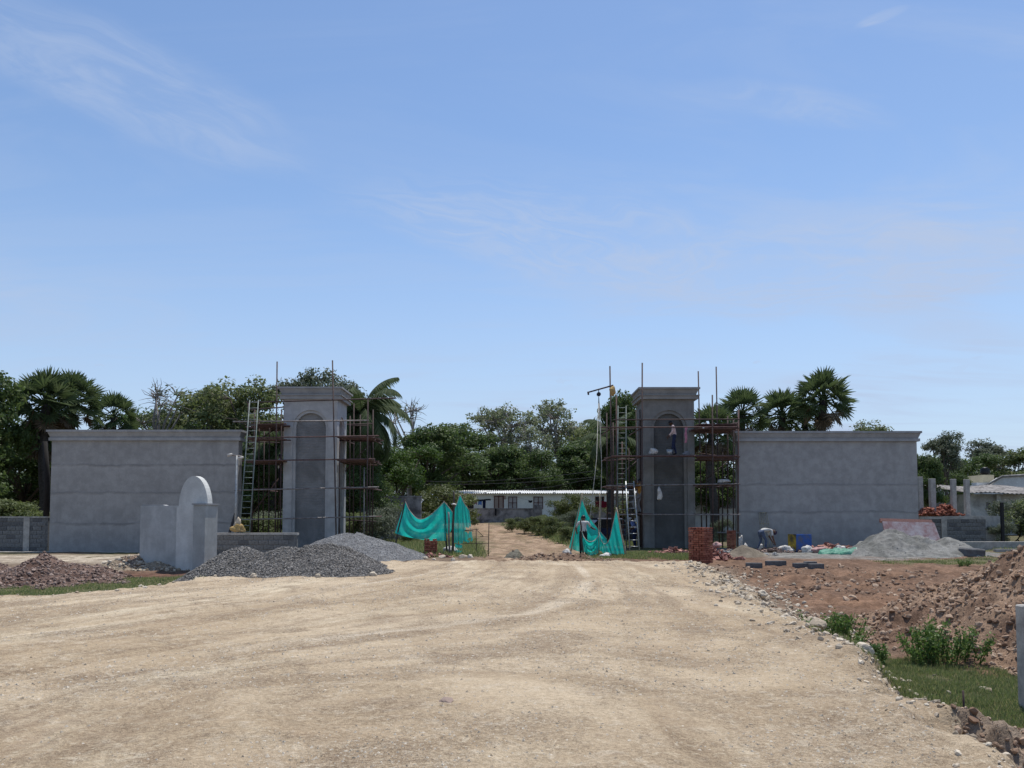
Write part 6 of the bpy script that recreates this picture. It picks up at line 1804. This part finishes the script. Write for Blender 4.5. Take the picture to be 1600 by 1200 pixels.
for i, (pr, u, v, Y, lab, sq) in enumerate((
        (T_dark[0], -50, 588, 50, 'big dark mango-like tree looming beside the rough block wall', 0.85),
        (T_dark[1], 40, 660, 60, 'dark dense tree filling the gap behind the rough block wall', 1.2),
        (T_dark[0], -60, 650, 47, 'low dark leaning tree overhanging the rough block wall', 1.1),
        (T_bare, 252, 606, 68, 'half-bare tree with grey twigs above the long stained wall', 1.0),
        (T_mid[0], 262, 640, 72, 'green tree crown showing below the half-bare twigs over the stained wall', 1.1),
        (T_mid[1], 330, 600, 66, 'broad open-crowned tree above the middle of the stained wall', 1.15),
        (T_mid[0], 395, 606, 63, 'open-crowned tree behind the long ladder and the scaffold', 1.0),
        (T_bright, 300, 650, 80, 'bright bushy tree just topping the stained wall', 1.3),
        (T_tall, 478, 574, 70, 'tall tree crown peeping over the dry pier cornice', 1.0),
        (T_tall, 525, 584, 74, 'second tree crown over the dry pier next to the coconut palm', 1.0),
        (T_dark[1], 415, 680, 56, 'dark undergrowth tree seen through the ladder-side scaffold bays', 1.2),
        (T_dark[0], 470, 690, 60, 'dark dense tree standing right behind the dry pier', 1.2),
        (T_bright, 610, 696, 60, 'bright green bushy tree beside the coconut palm', 1.1),
        (T_dark[1], 560, 720, 52, 'dark shrubby tree behind the scaffold uprights under the coconut palm', 1.1),
        (T_dark[0], 672, 672, 88, 'dark rounded tree above the tall mildewed wall', 1.25),
        (T_dark[1], 720, 668, 100, 'dark rounded tree over the near end of the bungalow roof', 1.2),
        (T_bare, 640, 632, 104, 'leafless grey tree between the coconut palm and dark trees', 1.0),
        (T_pale[0], 785, 625, 108, 'tall pale silvery tree with open crown above the bungalow door', 1.05),
        (T_dark[0], 775, 700, 97, 'low dark tree right behind the bungalow washing line', 1.2),
        (T_dark[1], 835, 706, 96, 'low dark tree right behind the middle of the bungalow roof', 1.2),
        (T_pale[1], 872, 626, 112, 'tall pale silvery tree beside the hoist ropes', 1.1),
        (T_pale[1], 828, 668, 102, 'shorter silvery tree between the two tall silvery trees', 1.0),
        (T_dark[0], 905, 690, 98, 'dark tree behind the bungalow under the hoist ropes', 1.2),
        (T_mid[1], 925, 660, 106, 'open green tree rising left of the hoist ladder', 1.1),
        (T_dark[1], 968, 700, 94, 'dark tree seen between the hoist ladder rungs', 1.2),
        (T_dark[0], 966, 622, 62, 'narrow dark tree top beside the tall upright ladder', 0.55),
        (T_mid[0], 985, 640, 70, 'green tree behind the damp pier and upright ladder', 0.9),
        (T_dark[1], 1120, 690, 60, 'dark tree behind the side planks next to the smooth wall', 0.9),
        (T_dark[0], 1060, 680, 66, 'dark tree hidden mostly behind the damp pier', 1.0),
        (T_mid[0], 1345, 668, 78, 'tree tips just topping the smooth wall past the palms', 1.1),
        (T_tall, 1471, 672, 68, 'upright grey-green tree behind the thick column stub', 0.95),
        (T_dark[0], 1448, 712, 60, 'dark tree hugging the end of the smooth wall', 0.8),
        (T_tall, 1548, 684, 104, 'rounded grey-green tree above the water tank', 1.25),
        (T_mid[1], 1590, 700, 96, 'green tree behind the white house gable', 1.2),
        (T_dark[1], 1510, 712, 98, 'low dark tree between the upright tree and water tank', 1.2),
        (T_dark[0], 1500, 742, 70, 'small dense green tree behind the last column stub', 0.8),
        (T_mid[0], 1640, 705, 90, 'green tree beyond the old house at the site edge', 1.2))):
    tree_at(pr, u, v, Y, lab, yaw_=i * 1.7, squash=sq)

# a solid wood far behind closes the horizon
far_specs = []
for i in range(26):
    u = -250 + i * 80; Y = 125 + (i * 37) % 30
    p = P(u, 715 + (i * 53) % 22, Y)
    far_specs.append((u, Y, p))
for i, (u, Y, p) in enumerate(far_specs):
    if u > 1200: continue
    plant_tree(T_dark[i % 2], 'background_tree', 'dark tree in the solid wood behind everything', 'tree', p.x, Y, (p.z - gz(p.x, Y)), i * 1.3, 'trees of the wood behind', 1.5)

# shrubs
shrubs = [(T_bush, 692, 752, 64, 'olive bush at the end of the bungalow beside the mildewed wall', 1.15),
          (T_bush, 893, 768, 76, 'yellow-green bush in front of the bungalow by the yard wall gap', 1.0),
          (T_bush3, 897, 800, 60, 'grey-green weedy bush beside the tall peaked net', 1.1),
          (T_bush3, 875, 806, 62, 'grey-green bush under the yellow-green bush', 1.0),
          (T_bush2, 864, 806, 55, 'low bush on the verge near the peaked net', 1.0),
          (T_bush2, 842, 805, 58, 'low bush on the verge below the plain white wall', 1.0),
          (T_bush, 822, 807, 60, 'low olive bush on the verge below the brown window', 1.0),
          (T_bush2, 800, 809, 62, 'low bush at the bend of the red track', 0.9),
          (T_bush3, 808, 808, 72, 'tall weeds against the mildewed yard wall', 1.0),
          (T_bush, 850, 802, 74, 'tall olive weeds beside the yard wall pier', 1.0),
          (T_bush2, 742, 808, 72, 'weeds at the near end of the mildewed yard wall', 0.8),
          (T_bush2, 885, 822, 48, 'small green bush near the foot of the bamboo pole', 1.0),
          (T_bush3, 588, 794, 49, 'grey-green bush beside the scaffold under the bright tree', 1.1),
          (T_bush2, 640, 822, 47, 'green bush behind the sagging net', 1.1),
          (T_bush3, 585, 806, 46, 'grey-green bush behind the chipping heap', 1.1),
          (T_bush2, 545, 800, 46, 'green bush seen through the pier scaffold', 1.0),
          (T_bush2, 668, 800, 58, 'green bush past the end of the tall mildewed wall', 1.0),
          (T_bush2, 402, 806, 46, 'green bush behind the ladder foot', 1.2),
          (T_bush3, 425, 800, 48, 'grey-green bush between the ladder and dry pier', 1.2),
          (T_bush2, 450, 806, 46, 'green bush at the dry pier corner', 1.0),
          (T_bush3, 1128, 812, 50, 'pale bush behind the narrow brick stack', 0.8),
          (T_bush3, 1592, 784, 48, 'big grey-green bush beside the black steel post', 1.0),
          (T_bush2, 1625, 780, 47, 'big green bush spreading before the old house', 1.1),
          (T_bush3, 1566, 818, 45, 'low scrubby bush by the plinth beam', 0.9),
          (T_bush3, 1630, 790, 49, 'grey-green bush past the old house wall', 1.1),
          (T_bush2, 20, 780, 46, 'green bush behind the rough block wall', 1.3)]
for i, (pr, u, v, Y, lab, sq) in enumerate(shrubs):
    tree_at(pr, u, v, Y, lab, 'shrub', 'bush', None, i * 2.1, sq)


for i, (u, Y, v) in enumerate(((-60, 64, 775), (-20, 62, 780), (25, 66, 770), (65, 68, 776), (110, 70, 780), (370, 62, 770), (400, 66, 765), (428, 63, 772), (455, 65, 768), (500, 66, 770), (540, 64, 775), (570, 66, 770),
                           (1085, 70, 770), (1105, 72, 765), (1130, 71, 770), (1150, 74, 768), (1010, 76, 770), (980, 74, 780), (1540, 74, 780), (1575, 76, 775), (1610, 74, 778), (1650, 76, 772))):
    tree_at((T_bush2, T_bush3, T_bush)[i % 3], u, v, Y, 'dense undergrowth bush closing the gap between the tree trunks', 'undergrowth_bush', 'bush', 'undergrowth bushes below the trees', i * 1.9, 1.35)


# palms
def fan_leaf(q, length, seg, spread, leafm):
    """palmyra fan: petiole plus pleated blades, pointing along +x"""
    V, F, T = [], [], []
    for k in range(seg):
        a = (k / (seg - 1) - 0.5) * spread
        L = length * (0.78 + 0.22 * math.cos(a * 0.7)) * q.uniform(0.92, 1.05)
        w = length * 0.055; da = spread / seg * 0.5
        z = 0.06 * length * (1 if k % 2 else -1)
        cup = 0.18 * length * (1 - math.cos(a * 0.8))
        b = len(V)
        V += [(0, 0, 0), (L * 0.55 * math.cos(a - da), L * 0.55 * math.sin(a - da), z * .6 + cup * .5), (L * 0.55 * math.cos(a + da), L * 0.55 * math.sin(a + da), -z * .6 + cup * .5), (L * math.cos(a), L * math.sin(a), cup - 0.12 * length * q.random())]
        F += [(b, b + 1, b + 2), (b + 1, b + 3, b + 2)]; t = q.random(); T += [t] * 4
    return V, F, T


def make_palmyra(seed, crown_r, nleaf, dead):
    """crown centred at the origin; returns live and dead leaf meshes plus petioles"""
    q = random.Random(seed); out = []
    pet = MB()
    for kind, n in (('live', nleaf), ('dead', dead)):
        V, F, T = [], [], []
        for k in range(n):
            an = k * 2.39996 + q.uniform(-.2, .2)
            el = R(88 - 118 * ((k + 0.5) / n)) if kind == 'live' else R(q.uniform(-80, -38))
            pl = crown_r * q.uniform(0.50, 0.64); fl = crown_r * q.uniform(0.42, 0.52) * (0.85 if kind == 'dead' else 1)
            d = Vector((math.cos(an) * math.cos(el), math.sin(an) * math.cos(el), math.sin(el)))
            base = Vector((0, 0, 0)); tip = d * pl
            tip.z -= 0.08 * crown_r * math.cos(el)
            pet.path([base, base.lerp(tip, .5) + Vector((0, 0, .04 * crown_r)), tip], [.045, .03, .02], 4, False)
            d2 = (d + Vector((0, 0, -0.25))).normalized()
            side = d2.cross(Vector((0, 0, 1)));
            side = side.normalized() if side.length > .05 else Vector((1, 0, 0))
            nn = side.cross(d2); roll = q.uniform(-.9, .9)
            s2 = side * math.cos(roll) + nn * math.sin(roll); n2 = s2.cross(d2)
            v, f, t = fan_leaf(q, fl, 21, R(q.uniform(190, 260)), None)
            b = len(V)
            V += [tuple(tip + d2 * x + s2 * y + n2 * z) for x, y, z in v]; F += [tuple(b + i for i in g) for g in f]
            T += [min(1, 0.6 * tt + 0.4 * q.random()) for tt in t]
        if n == 0: out.append(None); continue
        me = np_mesh('fan_leaves', np.array(V), np.array(F))
        at = me.attributes.new('tint', 'FLOAT', 'POINT'); at.data.foreach_set('value', np.array(T, np.float32))
        me.materials.append(MAT['palm_leaf'] if kind == 'live' else MAT['palm_dead']); out.append(me)
    o = pet.build('petioles', MAT['palm_leaf'], None); pm_ = o.data; bpy.data.objects.remove(o); set_tint(pm_, 0.6)
    return out[0], out[1], pm_


PM = [make_palmyra(1, 2.2, 46, 9), make_palmyra(2, 2.2, 40, 7), make_palmyra(3, 2.2, 34, 16)]


def palmyra(k, u, v, Y, s, label, yaw_=0):
    c = P(u, v, Y); g = gz(c.x, Y)
    root = empty('palmyra_palm', (c.x, Y, g - 0.1), label, 'palm tree')
    H = c.z - g + 0.1
    m = MB(); n = 14
    m.path([Vector((c.x + 0.12 * math.sin(j * .5), Y, g - 0.1 + H * j / (n - 1))) for j in range(n)], [0.30 * s - 0.06 * s * j / n + (0.03 if j % 2 else 0) for j in range(n)], 10)
    m.build('trunk', MAT['palm_bark'], root)
    for nm, me in zip(('crown', 'dead_fronds', 'petioles'), PM[k]):
        o = link_mesh(nm, me, [], root, (0, 0, H)); o.scale = (s, s, s); o.rotation_euler.z = yaw_
    return root


palmyra(0, 72, 632, 54, 1.1, 'fan palm with the tallest crown beside the big dark tree', 0.3)
palmyra(1, 114, 628, 56, 1.0, 'fan palm crown pressed against its taller neighbour over the stained wall', 1.2)
palmyra(2, 178, 652, 64, 0.95, 'short fan palm alone above the stained wall beside the twin palms', 2.2)
palmyra(2, 70, 680, 56, 0.9, 'low fan palm in the shade below the twin palm crowns', 4.0)
palmyra(0, 1286, 626, 57, 1.05, 'tall round fan palm above the middle of the smooth wall', 0.8)
palmyra(1, 1222, 650, 60, 0.95, 'fan palm half hidden behind the tall round fan palm', 2.0)
palmyra(1, 1160, 650, 56, 0.92, 'spreading fan palm over the near corner of the smooth wall', 3.3)
palmyra(2, 1112, 676, 54, 0.92, 'fan palm with dry hanging fronds behind the side planks', 5.0)
palmyra(2, 1258, 662, 62, 0.8, 'low fan palm just clearing the smooth wall between two taller palms', 1.0)


def make_coconut(seed, Lf, n):
    q = random.Random(seed); V, F, T = [], [], []; rac = MB()
    for k in range(n):
        an = k * 2.39996 + q.uniform(-.25, .25)
        el = R(84 - 118 * (k / (n - 1)) ** 0.9) + q.uniform(-.12, .12)
        L = Lf * q.uniform(0.88, 1.1)
        h = Vector((math.cos(an), math.sin(an), 0)); p = Vector((0, 0, 0)); e = el; pts = [p.copy()]; st = 16
        for j in range(st):
            d = h * math.cos(e) + Vector((0, 0, math.sin(e)))
            p = p + d * L / st; pts.append(p.copy()); e -= R(5.2 + 3.4 * j / st) * (0.5 + 0.7 * math.cos(el) + 0.25)
        rac.path(pts, [.035 * (1 - 0.85 * j / st) for j in range(st + 1)], 4, False)
        side = h.cross(Vector((0, 0, 1))).normalized()
        nlf = 64
        for j in range(3, nlf):
            t = j / nlf * st; i = min(int(t), st - 1); c = pts[i].lerp(pts[i + 1], t - i); d = (pts[i + 1] - pts[i]).normalized()
            ll = L * 0.24 * math.sin(math.pi * min(1, 0.16 + 0.84 * j / nlf)) ** 0.6 * q.uniform(0.8, 1.1) + 0.1
            for s in (-1, 1):
                dr = (side * s * 0.8 + d * 0.55 + Vector((0, 0, -0.55 - 0.3 * q.random()))).normalized()
                tip = c + dr * ll + Vector((0, 0, -0.12 * ll)); mid = c + dr * ll * .5
                w = d * 0.036
                b = len(V); V += [tuple(c - w), tuple(c + w), tuple(mid + w * 1.3), tuple(mid - w * 1.3), tuple(tip), tuple(tip)]
                F += [(b, b + 1, b + 2), (b, b + 2, b + 3), (b + 3, b + 2, b + 4)]; T += [q.random()] * 6
    me = np_mesh('fronds', np.array(V), np.array(F)); at = me.attributes.new('tint', 'FLOAT', 'POINT'); at.data.foreach_set('value', np.array(T, np.float32))
    me.materials.append(MAT['palm_leaf'])
    o = rac.build('rachis', MAT['palm_leaf'], None); rm = o.data; bpy.data.objects.remove(o); set_tint(rm, 0.9)
    return me, rm


def coconut(seed, u, v, Y, L, n, label, lean=0.4):
    c = P(u, v, Y); g = gz(c.x, Y); H = c.z - g + 0.1
    root = empty('coconut_palm', (c.x, Y, g - 0.1), label, 'palm tree')
    m = MB(); m.path([Vector((c.x - lean * (1 - j / 11) ** 2, Y, g - 0.1 + H * j / 11)) for j in range(12)], [0.22 - 0.07 * j / 11 + (0.015 if j % 2 else 0) for j in range(12)], 9)
    m.build('trunk', MAT['palm_bark'], root)
    f, rm = make_coconut(seed, L, n)
    link_mesh('fronds', f, [], root, (0, 0, H)); link_mesh('rachis', rm, [], root, (0, 0, H))


coconut(3, 566, 652, 52, 3.9, 32, 'coconut palm with arching fronds beside the dry grey pier')
coconut(5, 430, 700, 54, 3.3, 16, 'lower coconut palm in shade behind the ladder-side scaffold')
coconut(8, 955, 690, 58, 3.0, 16, 'dark coconut palm behind the upright hoist ladder', 0.2)


# weeds, grass
def weed(label, u0, u1, v0, v1, z, seed, n=26, leafs=11):
    c = PG((u0 + u1) / 2, v1, z); c.y += 0.25; W = (u1 - u0) * c.y / FPX; H = (v1 - v0) * c.y / FPX * 1.05
    c.z = gz(c.x, c.y)
    root = empty('weed_bush', c, label, 'weed'); q = np.random.RandomState(seed); m = MB(); CC, OO, SS = [], [], []
    for k in range(n):
        x = q.uniform(-.42, .42) * W; y = q.uniform(-.35, .35) * W; h = H * q.uniform(0.55, 1.05) * (1 - 0.35 * abs(x) / (W * .5))
        a = Vector((c.x + x, c.y + y, gz(c.x + x, c.y + y) - 0.02)); b = a + Vector((x * .4 + q.uniform(-.1, .1), y * .3, h))
        mid = a.lerp(b, .5) + Vector((q.uniform(-.05, .05), q.uniform(-.05, .05), 0.04)); m.path([a, mid, b], [.007, .005, .002], 4, False)
        for j in range(leafs * 3):
            t = 0.15 + 0.85 * q.rand(); p = a.lerp(mid, t * 2) if t < .5 else mid.lerp(b, t * 2 - 1)
            o = q.randn(3); o /= np.linalg.norm(o); CC.append(np.array(p - c) + o * 0.055); OO.append(o); SS.append(q.uniform(0.022, 0.042))
    m.build('stem', MAT['weed'], root); set_tint(root.children[0].data, 0.5)
    me = leaf_mesh('foliage', np.array(CC), np.array(SS), np.array(OO), seed, 0.45); link_mesh('foliage', me, MAT['weed'], root)


weed('leafy green weed clump at the road shoulder beside the large boulders', 1270, 1352, 932, 984, -0.2, 1, 44)
weed('small green weed clump between the boulders and the grass hollow', 1338, 1388, 978, 1024, -0.3, 2, 26)
weed('broad green weed clump at the foot of the earth bank', 1430, 1535, 972, 1034, -0.42, 3, 60)
weed('sparse green weed against the dark concrete slab', 1502, 1520, 866, 877, 0.0, 4, 10)


def grass(name, label, poly, n, h, seed, w=0.006, patch=0.42):
    q = np.random.RandomState(seed); x0, y0 = poly.min(0); x1, y1 = poly.max(0)
    x = x0 + q.rand(n * 3) * (x1 - x0); y = y0 + q.rand(n * 3) * (y1 - y0)
    k = (q.rand(n * 3) < sst(sdist(x, y, poly) + (fbm(x * 2, y * 2, 3) - .5) * 1.5, -0.45, 0.45)) & (q.rand(n * 3) < 0.15 + sst(fbm(x * 1.5 + 3, y * 1.5, 3), patch - .1, patch + .1)); x, y = x[k][:n], y[k][:n]
    m_ = len(x); z = surf(x, y); a = q.rand(m_) * 6.28; hh = h * (0.4 + 0.8 * q.rand(m_)); ln = hh * q.uniform(.2, .9, m_)
    dx, dy = np.cos(a), np.sin(a); ww = w * (0.7 + 0.6 * q.rand(m_))
    A = np.stack([x - dy * ww, y + dx * ww, z - 0.01], 1); B = np.stack([x + dy * ww, y - dx * ww, z - 0.01], 1); C = np.stack([x + dx * ln, y + dy * ln, z + hh], 1)
    V = np.stack([A, B, C], 1).reshape(-1, 3); F = np.arange(m_ * 3).reshape(-1, 3)
    me = np_mesh(name, V, F); at = me.attributes.new('tint', 'FLOAT', 'POINT'); at.data.foreach_set('value', np.repeat(q.rand(m_), 3).astype(np.float32))
    tag(link_mesh(name, me, MAT['grass']), label, 'grass', kind='stuff')


grass('grass', 'short green grass in the hollow beside the road', GRASS_R, 60000, 0.055, 1, 0.005, 0.36)
grass('grass', 'green grass strip between the pale road and the soil heap', GRASS_L, 40000, 0.065, 2, 0.010, 0.3)
grass('grass', 'thin green grass in front of the sand heap', GRASS_F, 14000, 0.055, 3, 0.012, 0.5)
grass('grass', 'rough grass on the verge left and right of the gateway', np.array([(-4.5, 32.5), (-1.0, 31.5), (-1.8, 40), (-2.5, 52), (-14, 52), (-16, 42), (-8, 38)]), 26000, 0.22, 4, 0.02, 0.36)
grass('grass', 'rough grass bank beside the red track before the bungalow', np.array([(3.4, 44), (8, 44), (9, 58), (5, 74), (0.5, 74), (2.2, 55)]), 22000, 0.28, 5, 0.025, 0.34)
grass('grass', 'short grass round the feet of the nets and ladders', np.array([(2.6, 31.2), (7.2, 31.0), (8.2, 33.2), (8, 36), (3.2, 35)]), 16000, 0.10, 6, 0.014, 0.42)
grass('grass', 'rough grass beyond the plinth beam', np.array([(21, 34), (34, 34), (36, 46), (23.5, 42)]), 16000, 0.16, 7, 0.018, 0.4)
